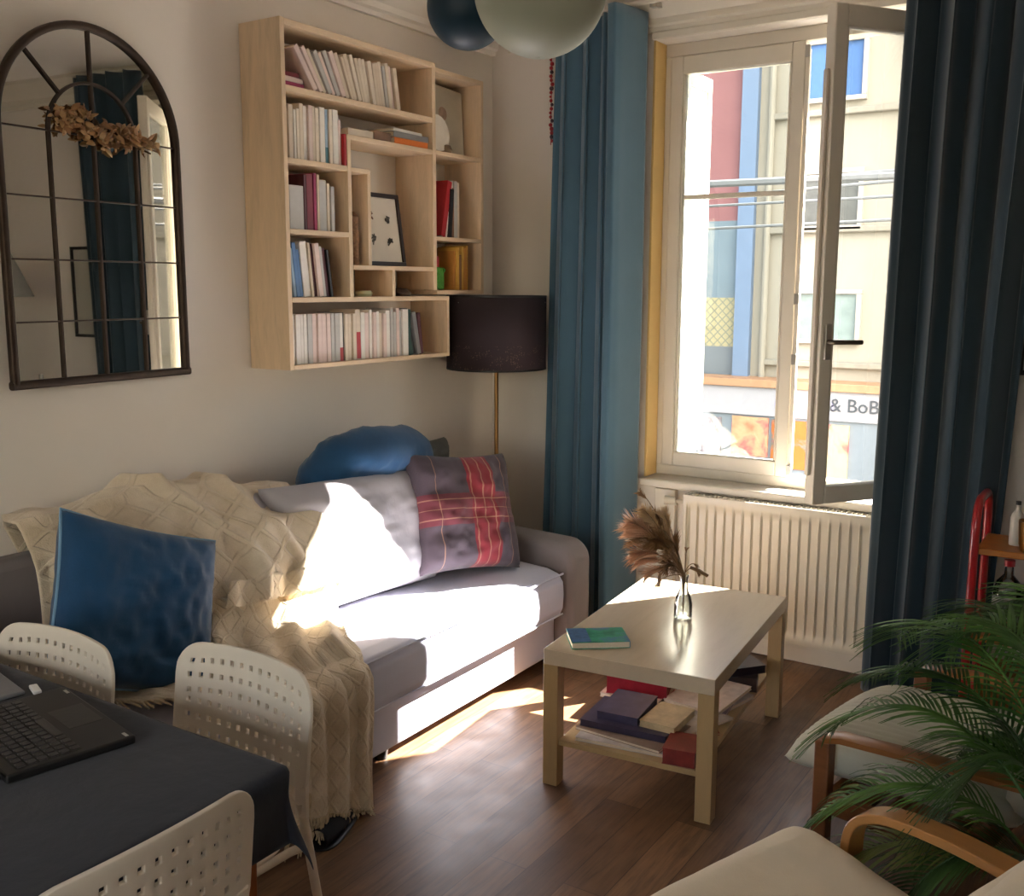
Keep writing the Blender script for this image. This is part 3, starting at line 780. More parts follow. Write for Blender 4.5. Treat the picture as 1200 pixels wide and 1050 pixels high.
def row(y0, z, specs, hmax, grp, where, x=XF-.012):
    """specs: (colour, thickness, height, lean) ; lean positive tips the top to the left (toward -y)"""
    y = y0
    cnt = {}; tot = {}
    for s in specs: tot[s[0]] = tot.get(s[0], 0)+1
    for i, sp in enumerate(specs):
        c, th, h, ln = sp[:4]
        k = cnt.get(c, 0); cnt[c] = k+1
        adj = ('leaning ' if abs(ln) > .08 else 'upright ')
        which = 'the only one' if tot[c] == 1 else (ORD[k]+' '+c+' one')
        lab = '%s%s book on %s, %s from the left' % (adj, c, where, ORD[i])
        gx = x-random.uniform(0, .012)
        if ln > 0:
            yy = y+0.
            e = book(gx, yy, z+.0005, th, h, .13, c, ln, label=lab, group=grp)
            e.location.z = z+.0008
            y += th/cos(ln)+.0006
        elif ln < 0:
            e = book(gx, y, z+.0008+th*sin(-ln), th, h, .13, c, ln, label=lab, group=grp)
            y += th/cos(ln)+.0006
        else:
            e = book(gx, y, z+.0005, th, h, .13, c, 0, label=lab, group=grp)
            y += th+.0008
        if len(sp) > 4: spine_label(e, th, h, sp[4], *sp[5:7])
    return y
rr = random.Random(11)
# top shelf: row leaning to the left
sp = []
for i in range(22):
    c = rr.choice(['cream', 'ivory', 'cream', 'pinkish white', 'ivory', 'pale grey'])
    ln = lerp(.62, .17, min(1, i/15.))
    sp.append((c, rr.uniform(.015, .024), rr.uniform(.150, .166), ln))
row(2.735, 2.242, sp, .18, 'books leaning on the top shelf', 'the top shelf')
# second shelf left
sp = [('cream', .018, .175, 0), ('ivory', .022, .18, 0), ('white', .012, .165, 0), ('cream', .016, .17, 0), ('ivory', .02, .19, 0), ('white', .022, .185, 0), ('pinkish white', .02, .19, 0), ('ivory', .017, .19, 0), ('cream', .019, .186, 0), ('white', .026, .192, 0), ('pale blue', .016, .188, 0, 'teal', .0, .3), ('cream', .018, .19, 0), ('white', .028, .192, 0), ('pinkish white', .016, .16, 0)]
row(2.586, 2.003, sp, .2, 'books on the second shelf', 'the second shelf at left')
b = book(XF-.002, 2.868, 2.0035, .013, .112, .13, 'red', label='thin red book at the right end of the second shelf', group='books on the second shelf')
# third shelf left
sp = [('brown', .006, .16, 0), ('pale grey', .070, .150, 0), ('maroon', .014, .19, 0), ('dark red', .034, .194, 0), ('magenta', .016, .2, 0), ('ivory', .012, .195, 0), ('pale grey', .04, .18, 0), ('ivory', .016, .17, 0), ('pale grey', .018, .16, 0)]
row(2.592, 1.764, sp, .2, 'books on the third shelf', 'the third shelf at left')
# fourth shelf left
sp = [('pale blue', .014, .17, .10), ('blue', .020, .19, .12), ('blue', .016, .165, .13), ('white', .034, .195, .10), ('ivory', .012, .19, .10), ('maroon', .022, .188, .11), ('pinkish white', .024, .190, .12), ('pale grey', .016, .18, .12), ('maroon', .020, .175, .13), ('black', .012, .17, .14)]
row(2.61, 1.528, sp, .2, 'books on the fourth shelf', 'the fourth shelf at left')
# bottom shelf
cs = ['white']*3+['pinkish white', 'white', 'white', 'pinkish white', 'white']
sp = []
for i in range(30):
    if i < 12: c = rr.choice(['white', 'pinkish white', 'white', 'pale grey']); h = .178; t_ = rr.uniform(.018, .026)
    elif i in (12,): c = 'black'; h = .18; t_ = .006
    elif i < 16: c = 'ivory'; h = .175; t_ = .019
    elif i == 16: c = 'ivory'; h = .19; t_ = .030
    else: c = rr.choice(['ivory', 'pinkish white', 'cream', 'pale grey', 'white']); h = rr.uniform(.172, .196); t_ = rr.uniform(.015, .026)
    e_ = [c, t_, h, 0]
    if i == 11: e_ += ['red', 0., .28]
    if i == 16: e_ += ['red', .02, .55]
    sp.append(tuple(e_))
yy = 2.586; keep = []
for s_ in sp:
    if yy+s_[1] > 3.20: break
    keep.append(s_); yy += s_[1]+.0008
yend = row(2.586, 1.290, keep, .2, 'books on the bottom shelf', 'the bottom shelf')
sp = [('pale grey', .020, .18, 0), ('white', .034, .186, 0), ('dark green', .016, .185, .0), ('pale blue', .018, .18, .26, 'dark green', 0, .5), ('black', .02, .19, .27), ('grey', .024, .175, .2), ('maroon', .02, .17, .12)]
yend = row(yend+.002, 1.290, sp, .2, 'books on the bottom shelf', 'the bottom shelf near the lamp')
# right column
sp = [('pale grey', .012, .24, 0), ('green', .006, .25, 0)]
row(3.420, 1.772, [('green', .008, .25, 0), ('white', .012, .245, 0)], .2, 'books in the right-hand column', 'the middle shelf of the right column')
row(3.475, 1.772, [('red', .030, .235, -.22), ('white', .012, .24, -.22), ('black', .022, .20, -.10), ('brown', .018, .205, -.06), ('pale grey', .024, .235, 0), ('ivory', .022, .232, 0)], .2, 'books in the right-hand column', 'the right column beside the leaning ones')
row(3.56, 1.552, [('ochre', .018, .165, -.06), ('yellow', .014, .18, 0), ('brown', .016, .15, 0), ('yellow', .016, .185, 0), ('ochre', .02, .18, 0), ('yellow', .014, .19, 0)], .2, 'books in the right-hand column', 'the lowest shelf of the right column')
# flat books
def flat(cx, cy, z, dx, dy, th, c, label, group=None, rz=0., name='book'):
    e = thing(name, (cx, cy, z), label, 'book', group, rz)
    m = MB().b2((-dx/2, -dy/2, 0), (dx/2, dy/2, .002)); m.b2((-dx/2, -dy/2, th-.002), (dx/2, dy/2, th)); m.b2((dx/2-.002, -dy/2, .002), (dx/2, dy/2, th-.002))
    m.build('cover', bmat(c) if isinstance(c, str) else c, e, local=True, bevel=.0008, bseg=1)
    MB().b2((-dx/2+.003, -dy/2+.003, .002), (dx/2-.002, dy/2-.003, th-.002)).build('page_block', PAGES, e, local=True)
    return e
flat(-2.69, 2.975, 2.1165, .15, .14, .028, 'ivory', 'ivory book lying flat above the framed picture, at the left', 'flat books above the picture')
flat(-2.69, 3.10, 2.145-.0280, .15, .10, .034, 'brown', 'brown book lying flat above the framed picture, in the middle', 'flat books above the picture')
flat(-2.675, 3.27, 2.1165, .13, .21, .024, 'orange', 'orange book lying flat above the framed picture', 'flat books above the picture')
flat(-2.68, 3.27, 2.141, .14, .22, .022, 'grey', 'grey book lying flat on the orange one above the picture', 'flat books above the picture')
flat(-2.68, 3.25, 2.1635, .13, .20, .012, 'white', 'thin white book topmost of the pile above the picture', 'flat books above the picture', .08)
b = flat(-2.70, 2.645, 2.2425, .15, .10, .018, 'magenta', 'magenta book lying flat at the left end of the top shelf', 'flat books on the top shelf')
flat(-2.70, 2.645, 2.261, .14, .10, .018, 'pinkish white', 'pinkish white book lying on the magenta one, top shelf', 'flat books on the top shelf', .1)
flat(-2.70, 2.64, 2.2795, .13, .09, .016, 'dark red', 'dark red book topmost of the small pile on the top shelf', 'flat books on the top shelf', -.1)
# framed picture
pf = thing('framed_picture', (-2.66, 3.15, 1.646), 'dark framed picture with four small figure drawings standing in the bookcase', 'picture')
pf.rotation_euler = (0, -.14, 0)
DK = mat('dark_brown_frame', (48, 32, 26), .4)
m = MB(); W_, H_ = .245, .285; y0 = -.125
m.b2((0, y0, 0), (.018, y0+W_, .016)); m.b2((0, y0, H_-.016), (.018, y0+W_, H_)); m.b2((0, y0, .016), (.018, y0+.016, H_-.016)); m.b2((0, y0+W_-.016, .016), (.018, y0+W_, H_-.016))
m.build('frame', DK, pf, local=True, bevel=.002)
MB().b2((.002, y0+.016, .016), (.010, y0+W_-.016, H_-.016)).build('mount', mat('off_white_paper', (216, 206, 192), .8, .02), pf, local=True, smooth=0)
rp = random.Random(4)
for j, (a, b_) in enumerate(((.065, .195), (.165, .185), (.070, .105), (.168, .100))):
    m = MB()
    for k in range(9):
        th = rp.uniform(0, pi); L = rp.uniform(.012, .026); px, pz = y0+a+rp.uniform(-.008, .008), b_+rp.uniform(-.012, .012)
        m.box((.0108, px, pz), (.0012, L, .006), (th, 0, 0))
    m.build('drawing', mat(['rust_ink', 'dark_ink', 'grey_ink', 'dark_ink'][j], [(120, 84, 66), (70, 66, 62), (96, 92, 84), (70, 66, 62)][j], .8), pf, local=True)
# narrow wicker thing between uprights, small objects
tag(MB().lathe([(0, 0), (.026, 0), (.030, .02), (.026, .06), (.030, .10), (.025, .14), (.028, .18), (.012, .2), (0, .2)], (-2.645, 2.945, 1.646), 12).build('wicker_vase', mat('brown_wicker', (128, 92, 62), .8, .4, 90, .6, 120, .003)), 'narrow brown wicker vase between two uprights of the bookcase', 'vase')
m = MB(); rp = random.Random(8)
for k in range(26):
    m.box((-2.64+rp.uniform(-.02, .02), 3.45+rp.uniform(-.045, .05), 1.556+rp.uniform(0, .09)), (.02, .028, .014), (rp.uniform(0, 3), rp.uniform(0, 3), 0))
m.box((-2.66, 3.455, 1.60), (.07, .09, .09))
tag(m.build('green_box', mat('leaf_green_card', (70, 140, 40), .6, .25, 50), bevel=.004), 'bright green box on the lowest shelf of the right column', 'box')
tag(MB().b2((-2.67, 3.44, 1.646+.01), (-2.63, 3.47, 1.70)).build('red_box', bmat('red')) , 'small red box behind the bright green one', 'box').location.z = 1.6485
tag(MB().lathe([(0, 0), (.03, 0), (.036, .012), (.030, .022), (0, .02)], (-2.64, 3.02-.02, 1.5285), 20).build('small_dish', mat('pale_green_ceramic', (176, 176, 140), .3)), 'small pale green dish in the low compartment', 'dish')
tag(MB().lathe([(0, 0), (.042, 0), (.050, .012), (.030, .03), (0, .034)], (-2.65, 3.23, 1.5285), 20).build('small_bowl', mat('dark_brown_ceramic', (74, 54, 46), .3)), 'small dark brown bowl in the low compartment', 'bowl')
# top right compartment: canvas print and a white round clock-like plate
cv = thing('canvas_print', (-2.69, 3.60, 2.118), 'pale faded canvas print leaning in the top of the right column', 'print'); cv.rotation_euler = (-.06, -.10, 0)
MB().b2((0, -.14, 0), (.018, .115, .285)).build('stretched_canvas', mat('faded_canvas', (196, 186, 166), .85, .10, 7, .2, 300), cv, local=True, bevel=.002)
MB().lathe([(0, 0), (.028, 0), (.028, .001), (0, .001)], (.019, -.03, .17), 20, Euler((0, pi/2, 0)).to_matrix()).build('printed_motif', mat('faint_brown_print', (166, 140, 122), .85, .2, 40), cv, local=True)
tag(MB().lathe([(0, 0), (.05, 0), (.072, .006), (.074, .010), (.05, .006), (0, .004)], (-2.635, 3.468, 2.117+.076), 32, Euler((0, pi/2-.12, 0)).to_matrix()).build('round_plate', mat('off_white_ceramic', (222, 212, 198), .3)), 'round off-white plate standing in the top of the right column', 'plate')
tag(MB().lathe([(0, 0), (.02, 0), (.026, .012), (.018, .03), (.008, .034), (0, .034)], (-2.625, 3.50+.02, 2.1175), 16).build('small_pot', mat('mottled_pot', (130, 110, 86), .6, .3, 60)), 'small mottled pot below the round plate', 'pot')

# ================================================================== FLOOR LAMP
fl = thing('floor_lamp', (-2.555, 3.79, 0), 'floor lamp with dark drum shade standing in the corner behind the sofa', 'floor lamp')
LX, LY = -2.555, 3.79
MB().lathe([(0, 0), (.115, 0), (.115, .014), (.10, .02), (.012, .026), (0, .026)], (LX, LY, 0), 36).build('base', BRASS, fl)
MB().tube([(LX, LY, .02), (LX, LY, 1.36)], .0095, 12).build('pole', BRASS, fl)
MB().tube([(LX, LY, 1.34), (LX, LY, 1.42)], .02, 14).build('socket', BLACKP, fl)
MB().lathe([(0, 0), (.018, .004), (.03, .04), (.026, .07), (0, .085)], (LX, LY, 1.42), 18).build('bulb', mat('frosted_bulb', (226, 220, 206), .3), fl)
t = NT('dark_perforated_shade'); o_ = t.coord(); vo = t.new('ShaderNodeTexVoronoi'); t.link(o_, vo.inputs['Vector']); vo.inputs['Scale'].default_value = 150
sp_ = t.new('ShaderNodeSeparateXYZ'); t.link(o_, sp_.inputs[0])
zf = t.math('LESS_THAN', sp_.outputs[2], 1.315)
dots = t.math('MULTIPLY', t.ramp(vo.outputs['Distance'], [(.28, 1.), (.34, 0.)]), zf)
rnd = t.math('GREATER_THAN', t.noise(o_, 30, 2), .52)
dots = t.math('MULTIPLY', dots, rnd)
t.color(t.mix(t.math('MULTIPLY', dots, .6), lin((42, 28, 34)), lin((128, 104, 92)))); t.set(Roughness=.8)
SHADE = t.m
m = MB().lathe([(.222, 1.205), (.222, 1.527)], (LX, LY, 0), 64); m.build('shade', SHADE, fl, solid=.003)
for z in (1.207, 1.525): MB().lathe([(.222, z-.004), (.2245, z-.004), (.2245, z+.004), (.222, z+.004)], (LX, LY, 0), 64).build('shade_rim', BLACKP, fl)
for k in range(3):
    a = k*2*pi/3+.3; MB().tube([(LX+.02*cos(a), LY+.02*sin(a), 1.40), (LX+.225*cos(a), LY+.225*sin(a), 1.50)], .002, 6).build('shade_spoke', STEEL, fl)

# ================================================================== PENDANTS
def pendant(c, r, m, label, cord_top, open_dir=None):
    e = thing('pendant_lamp', (c[0], c[1], c[2]-r), label, 'pendant lamp', 'globe pendants under the ceiling')
    pr = [(r*sin(a), -r*cos(a)) for a in [pi*.002+i*pi*.93/30 for i in range(31)]]
    MB().lathe(pr, c, 56).build('globe_shade', m, e, solid=.004, soff=-1, smooth=80)
    MB().lathe([(r*.20, r*.96), (r*.21, r*.99), (r*.19, r*1.0), (.02, r*1.01)], c, 30).build('shade_ring', STEEL, e)
    MB().tube([(c[0], c[1], c[2]+r), (c[0], c[1], ZC)], .003, 6).build('cord', BLACKP, e)
    MB().lathe([(0, -.03), (.04, -.03), (.05, 0)], (c[0], c[1], ZC), 20).build('ceiling_rose', WPLAS, e)
pendant((-1.209, 1.962, 2.2), .143, mat('pale_sage_lampshade', (178, 184, 166), .5, .02, 3, .05), 'pale sage green globe pendant hanging nearest at the top of the picture', 2.7)
pendant((-1.475, 2.066, 2.220), .096, mat('navy_lampshade', (14, 50, 70), .5, .05, 3, .05), 'dark navy globe pendant hanging behind the sage green one', 2.7)

# ================================================================== MIRROR
MYAW = radians(3.0)
mi = thing('arched_mirror', (-2.797, 2.262, 1.285), 'large arched window-pane mirror with dark metal frame on the left wall', 'mirror')
mi.rotation_euler = (0, 0, MYAW)
# local coords: x out of the wall, y along it (negative to the left, pivot at the right edge), z up
MW = .625; CY = -MW/2; SZ = .722; RR = MW/2; x_ = .012
def arcpts(cy, cz, r, a0=0., a1=pi, n=40, x=x_): return [(x, cy+r*cos(a0+(a1-a0)*i/n), cz+r*sin(a0+(a1-a0)*i/n)) for i in range(n+1)]
poly = [(-MW+.004, .004), (-.004, .004)]+[(CY+(RR-.004)*cos(a), SZ+(RR-.004)*sin(a)) for a in [i*pi/40 for i in range(41)]]
MB().prism(poly, .004, .010, 'x').build('mirror_glass', m_mirror(), mi, local=True, smooth=0)
MB().prism(poly, .000, .004, 'x').build('backing', BLACKP, mi, local=True, smooth=0)
fpath = [(x_, -MW+.0, 0)]+[(x_, 0, 0)]
m = MB().tube([(x_, 0, 0), (x_, 0, SZ*.5)]+arcpts(CY, SZ, RR)+[(x_, -MW, SZ*.5), (x_, -MW, 0)], .01, 12, flat=(.013, .0115), up=(1, 0, 0))
m.tube([(x_, -MW-.0115, 0), (x_, .0115, 0)], .01, 12, flat=(.013, .0125), up=(1, 0, 0))
m.build('outer_frame', IRON, mi, local=True, smooth=50)
m = MB(); bw = .0048
ir = .152
for y in (CY-ir, CY+ir): m.tube([(x_, y, 0), (x_, y, SZ)], .01, 8, flat=(.006, bw), up=(1, 0, 0))
m.tube([(x_, CY, 0), (x_, CY, SZ+RR)], .01, 8, flat=(.006, bw), up=(1, 0, 0))
m.tube(arcpts(CY, SZ, ir, n=30), .01, 8, flat=(.006, bw), up=(1, 0, 0))
for a in (radians(45), radians(135)): m.tube([(x_, CY+ir*cos(a), SZ+ir*sin(a)), (x_, CY+RR*cos(a), SZ+RR*sin(a))], .01, 8, flat=(.006, bw), up=(1, 0, 0))
m.build('glazing_bars', IRON, mi, local=True, smooth=50)
m = MB()
for z in (.178, .356, .534, SZ): m.tube([(x_, -MW, z), (x_, 0, z)], .01, 8, flat=(.004, .0026), up=(1, 0, 0))
m.build('cross_bars', IRON, mi, local=True, smooth=50)
# dried flowers on the mirror
rd = random.Random(21)
df = thing('dried_flower_spray', (-2.76, 2.0, 1.98), 'brown dried flower spray tied across the arched mirror', 'dried flowers')
DRY = m_leaf('dried_petals', (96, 62, 36), (168, 124, 80)); DRY2 = m_leaf('pale_dried_petals', (150, 112, 72), (196, 160, 112))
m1, m2 = MB(), MB()
def petal(mb, c, L, w, d, nrm, curl=.3):
    d = Vector(d).normalized(); s_ = d.cross(Vector(nrm)).normalized(); n_ = s_.cross(d)
    c = Vector(c); vs = []; K = 5
    for i in range(K):
        f = i/(K-1); ww = w*sin(pi*(.12+.83*f))*.5; p = c+d*L*f+n_*(curl*L*f*f)
        vs += [p-s_*ww+n_*ww*.35, p, p+s_*ww+n_*ww*.35]
    fs = []
    for i in range(K-1):
        for j in range(2): fs.append((i*3+j, i*3+j+1, (i+1)*3+j+1, (i+1)*3+j))
    mb.add(vs, fs)
for i in range(300):
    f = rd.random(); y = lerp(1.825, 2.145, f); zc = 2.045-.045*f+.008*sin(f*9); wd = .055*sin(pi*min(1, .22+.70*f))*(1 if f < .72 else .6)
    p = (-2.762+rd.uniform(-.008, .022), y+rd.uniform(-.02, .02), zc+rd.uniform(-wd, wd)*.75)
    petal(m1 if rd.random() < .6 else m2, p, rd.uniform(.018, .036), rd.uniform(.010, .020), (rd.uniform(-.1, .6), rd.uniform(-1, 1), rd.uniform(-.7, .7)), (1, rd.uniform(-.6, .6), rd.uniform(-.6, .6)), rd.uniform(-.5, .5))
m1.build('brown_petals', DRY, df, solid=.0008)
m2.build('pale_petals', DRY2, df, solid=.0008)
MB().tube([(-2.764, 1.82, 2.045), (-2.766, 1.95, 2.02), (-2.765, 2.10, 2.0), (-2.762, 2.18, 1.985)], .003, 6).build('stem', mat('dry_stem', (112, 84, 54), .8), df)

# ================================================================== COFFEE TABLE
ct = thing('coffee_table', (-1.574, 2.599, 0), 'birch-effect rectangular coffee table with lower shelf in front of the sofa', 'coffee table', rz=.0942)
MB().b2((0, 0, .40), (.55, .90, .45)).build('tabletop', TOPV, ct, local=True, bevel=.002)
for x in (0, .50):
    for y in (0, .85): MB().b2((x, y, .0), (x+.05, y+.05, .40)).build('leg', BIRCHZ, ct, local=True, bevel=.002)
MB().b2((.05, .012, .135), (.50, .888, .153)).build('shelf', BIRCH, ct, local=True, bevel=.001)
def ctp(x, y, z):
    c, s_ = cos(.0942), sin(.0942); return (-1.574+x*c-y*s_, 2.599+x*s_+y*c, z)
# green book on top
GC = NT('green_book_cover'); o_ = GC.coord(); GC.color(GC.ramp(GC.noise(o_, 14, 4), [(.36, lin((20, 116, 84))), (.55, lin((58, 158, 118))), (.68, lin((86, 120, 170)))])); GC.set(Roughness=.35)
c_ = Vector((-1.463, 2.748, .4505))
gb = flat(c_.x, c_.y, c_.z, .185, .135, .022, GC.m, 'green paperback lying on the near end of the coffee table', rz=radians(38))
MB().b2((-.090, -.064, .0222), (-.03, .064, .0226)).build('cover_picture', mat('blue_printed_patch', (70, 104, 150), .4, .3, 60), gb, local=True, smooth=0)
# vase with dried grasses
VX, VY = -1.332, 3.118
GL2 = m_glass('vase_glass', (.93, .94, .92), .9)
tag(MB().lathe([(0, .0), (.028, .0), (.031, .006), (.031, .05), (.026, .075), (.015, .10), (.0135, .135), (.017, .15), (.0155, .15), (.012, .135), (.0135, .10), (.024, .073), (.029, .05), (.029, .010), (0, .008)], (VX, VY, .4505), 32).build('glass_vase', GL2), 'small clear glass bottle vase on the coffee table', 'vase')
bq = thing('pampas_bouquet', (VX, VY, .46), 'bouquet of dried pampas grass leaning left out of the glass vase', 'dried flowers')
rp = random.Random(31)
PLM = [m_leaf('pampas_rose', (168, 128, 100), (212, 172, 140)), m_leaf('pampas_brown', (120, 90, 60), (164, 128, 88)), m_leaf('pampas_tan', (180, 150, 110), (222, 194, 152))]
camr = Vector((.838, .546, 0))      # a direction along the table's breadth used to fan the stems
def plume(end, bend, mi_, L, wid, nst):
    b0 = Vector((VX, VY, .462)); mth = Vector((VX+rp.uniform(-.006, .006), VY+rp.uniform(-.006, .006), .60))
    e = Vector(end); mid = (mth+e)/2+Vector(bend)
    pts = [b0, b0.lerp(mth, .5), mth]+bez(mth, mid, e, 14)[1:]
    MB().tube(pts, [.0016]*3+[.0014]*14, 5).build('stem', mat('dry_stem', (112, 84, 54), .8), bq)
    mb = MB(); n = len(pts)
    for k in range(nst):
        f = rp.uniform(1-L, 1.0); q = 3+f*(n-4); i = min(int(q), n-2); p = pts[i].lerp(pts[i+1], q-i)
        d = (pts[min(i+1, n-1)]-pts[i]).normalized(); a = rp.uniform(0, 2*pi); o1 = d.orthogonal().normalized(); o2 = d.cross(o1)
        side = o1*cos(a)+o2*sin(a); g = sin(pi*min(1, max(.08, (f-(1-L))/L*.86+.1)))
        ln = wid*g*rp.uniform(.5, 1.15); tip = p+d*ln*1.3+side*ln*.8+Vector((0, 0, -ln*.25)); m_ = p.lerp(tip, .55)+d*ln*.1
        w = o1.cross(side).normalized() if o1.cross(side).length > .1 else o2; w = w*.0016
        mb.add([p-w, p+w, m_+w, m_-w, tip], [(0, 1, 2, 3), (3, 2, 4)])
    mb.build('plume', PLM[mi_], bq, smooth=0)
def off(a, b, h): a = a*.74 if a < 0 else a; h = h+.05*min(1, abs(a)/.08); return (VX+camr.x*a-b*.546, VY+camr.y*a+b*.838, .45+h)
for (a, b_, h, k, mi2, L, wid, nst) in ((-.26, .0, .28, .04, 0, .6, .06, 620), (-.22, .03, .22, .03, 1, .6, .06, 620), (-.17, .03, .28, .04, 1, .6, .055, 560), (-.13, -.02, .22, .03, 1, .65, .055, 560), (-.10, .03, .31, .05, 2, .5, .04, 380), (-.05, .0, .23, .03, 1, .7, .05, 520), (-.03, .02, .16, .02, 1, .7, .045, 420), (-.25, .03, .25, .03, 0, .62, .055, 620), (-.235, -.02, .18, .02, 0, .6, .055, 560), (-.20, .05, .14, .0, 0, .62, .050, 520), (-.20, .0, .33, .03, 2, .6, .045, 420), (-.15, .04, .30, .04, 1, .62, .042, 420), (-.16, -.03, .23, .03, 1, .65, .05, 520), (-.12, .03, .19, .02, 1, .7, .045, 520), (-.10, .0, .26, .03, 2, .6, .04, 380), (-.07, .04, .17, .02, 1, .7, .04, 420), (-.09, -.03, .14, .0, 1, .7, .04, 420), (-.205, .04, .38, .05, 1, .22, .022, 90), (-.13, .0, .06, -.02, 2, .35, .012, 120), (-.17, .02, .10, -.01, 0, .6, .04, 320)):
    plume(off(a, b_, h), (-.02, 0, .05+k), mi2, L, wid, nst)
for (a, h) in ((.045, .15), (.055, .115), (.005, .235)):
    plume(off(a, 0, h), (0.0, 0, .05), 1, .34, .012, 90)
# small wooden-looking seed heads
for (a, b_, h, dx, dz) in ((.02, 0, .165, .06, -.03), (-.115, .0, .11, .0, -.05)):
    p = Vector(off(a, b_, h)); MB().tube([p, p+Vector((dx*.5*.84, dx*.5*.55, dz*.4)), p+Vector((dx*.84, dx*.55, dz))], [.006, .007, .006], 8).build('seed_head', PLM[1], bq)

# magazines on the lower shelf of the table
def mag(x, y, z, dx, dy, th, c, label, rz, nm='magazine'):
    p = ctp(x, y, z); m_ = mat('print_'+'_'.join(str(v) for v in c), c, .4, .18, 30, 0)
    e = thing(nm, p, label, nm, 'reading matter on the table shelf', rz)
    MB().b2((-dx/2, -dy/2, 0), (dx/2, dy/2, .0012)).b2((-dx/2, -dy/2, th-.0012), (dx/2, dy/2, th)).build('cover', m_, e, local=True)
    MB().b2((-dx/2+.002, -dy/2+.002, .0012), (dx/2-.002, dy/2-.002, th-.0012)).build('page_block', PAGES if th < .02 or nm == 'magazine' else m_, e, local=True)
S = .1535
mag(.25, .16, S, .32, .24, .012, (196, 188, 180), 'pale grey magazine at the bottom of the near pile on the table shelf', .15)
mag(.24, .17, S+.0125, .30, .22, .010, (150, 128, 110), 'brown-grey magazine second in the near pile on the table shelf', -.05)
mag(.23, .20, S+.0230, .29, .21, .022, (60, 54, 76), 'thick dark blue-violet binder on the near pile of the table shelf', .1, 'binder')
mag(.20, .22, S+.0455, .14, .20, .028, (70, 66, 92), 'dark violet book standing proud on the binder', .12, 'book')
mag(.34, .21, S+.0455, .12, .17, .022, (196, 178, 140), 'pale straw-coloured small book next to the violet one', .02, 'book')
mag(.435, .08, S, .10, .13, .05, (126, 40, 34), 'red-brown thick book by the right front leg under the table', .2, 'book')
mag(.15, .50, S, .22, .30, .016, (176, 60, 60), 'red magazine at the bottom of the middle pile on the table shelf', .25)
mag(.15, .50, S+.0165, .21, .29, .014, (200, 180, 160), 'cream magazine second in the middle pile on the table shelf', .1)
mag(.14, .52, S+.0310, .21, .28, .060, (150, 24, 44), 'thick crimson folder topmost of the middle pile on the table shelf', .3, 'folder')
mag(.37, .52, S, .21, .29, .012, (206, 196, 190), 'white magazine under the right side of the table, at the bottom', -.2)
mag(.37, .53, S+.0125, .20, .27, .010, (140, 124, 132), 'mauve-grey magazine second on the right side of the table shelf', .15)
mag(.38, .52, S+.0230, .20, .28, .012, (214, 204, 196), 'white magazine third on the right side of the table shelf', -.05)
mag(.40, .76, S, .18, .20, .05, (60, 44, 40), 'dark brown box-like book at the far right of the table shelf', .3, 'book')
mag(.39, .76, S+.0505, .17, .20, .03, (40, 34, 44), 'black book topmost at the far right of the table shelf', .9, 'book')
mag(.35, .34, S, .19, .24, .008, (150, 60, 50), 'brick-red magazine lying askew between the piles on the table shelf', .6)
mag(.37, .33, S+.0085, .18, .24, .007, (204, 198, 190), 'off-white leaflet askew on the brick-red magazine', -.35)
mag(.15, .78, S, .20, .16, .04, (120, 96, 80), 'brown book at the far left of the table shelf', .1, 'book')

# ================================================================== DINING TABLE + CLOTH
dt = thing('dining_table', (-1.9, .8, 0), 'orange-brown wooden dining table under a charcoal cloth', 'table')
TX0, TX1, TY0, TY1, TZ = -2.66, -1.245, .36, 1.175, .735
MB().b2((TX0, TY0, TZ-.03), (TX1, TY1, TZ-.002)).build('tabletop', LEGW, dt, bevel=.003)
m = MB()
for a, b_ in (((TX0+.04, TY0+.04), (TX1-.04, TY0+.06)), ((TX0+.04, TY1-.06), (TX1-.04, TY1-.04)), ((TX0+.04, TY0+.06), (TX0+.06, TY1-.06)), ((TX1-.06, TY0+.06), (TX1-.04, TY1-.06))):
    m.b2((a[0], a[1], TZ-.12), (b_[0], b_[1], TZ-.03))
m.build('apron', LEGW, dt)
for x in (TX0+.035, TX1-.085):
    for y in (TY0+.035, TY1-.085):
        m = MB(); z1, z0 = TZ-.03, 0
        a, b_ = .027, .018; cx, cy = x+.027, y+.027
        m.add([(cx-b_, cy-b_, z0), (cx+b_, cy-b_, z0), (cx+b_, cy+b_, z0), (cx-b_, cy+b_, z0), (cx-a, cy-a, z1), (cx+a, cy-a, z1), (cx+a, cy+a, z1), (cx-a, cy+a, z1)], [(0, 1, 2, 3), (4, 5, 6, 7), (0, 1, 5, 4), (1, 2, 6, 5), (2, 3, 7, 6), (3, 0, 4, 7)])
        m.build('leg', LEGW, dt, bevel=.004)
def cloth(u, v):
    # unfolded sheet coordinates
    W, D, dr = TX1-TX0, TY1-TY0, .15
    X = -dr+(W+2*dr)*u; Y = -dr+(D+2*dr)*v
    cx, cy = min(max(X, 0), W), min(max(Y, 0), D); ox, oy = X-cx, Y-cy
    d = sqrt(ox*ox+oy*oy)
    z = TZ+.003+.0012*nz(X*6, Y*6)+.0010*nz(X*2, Y*14)
    if d < 1e-6: return (TX0+cx, TY0+cy, z)
    r = .012; ux, uy = ox/d, oy/d
    crn = (abs(ox) > 1e-6 and abs(oy) > 1e-6)
    # roll over the rounded edge then fall
    a = min(d/r, pi/2); h = r*sin(a); dropz = r*(1-cos(a)) + max(0, d-r*pi/2)
    fl_ = .06*max(0, d-.02)+.010*sin(X*17+Y*13)*min(1, d/.06)
    if crn: fl_ += .10*min(abs(ox), abs(oy))
    return (TX0+cx+ux*(h+fl_), TY0+cy+uy*(h+fl_), z-dropz*.98)
tc_ = MB().grid(cloth, 200, 140).build('tablecloth', CLOTH, smooth=80, solid=.0018, soff=1)
tag(tc_, 'charcoal cloth with a drooping corner draped over the dining table', 'tablecloth')

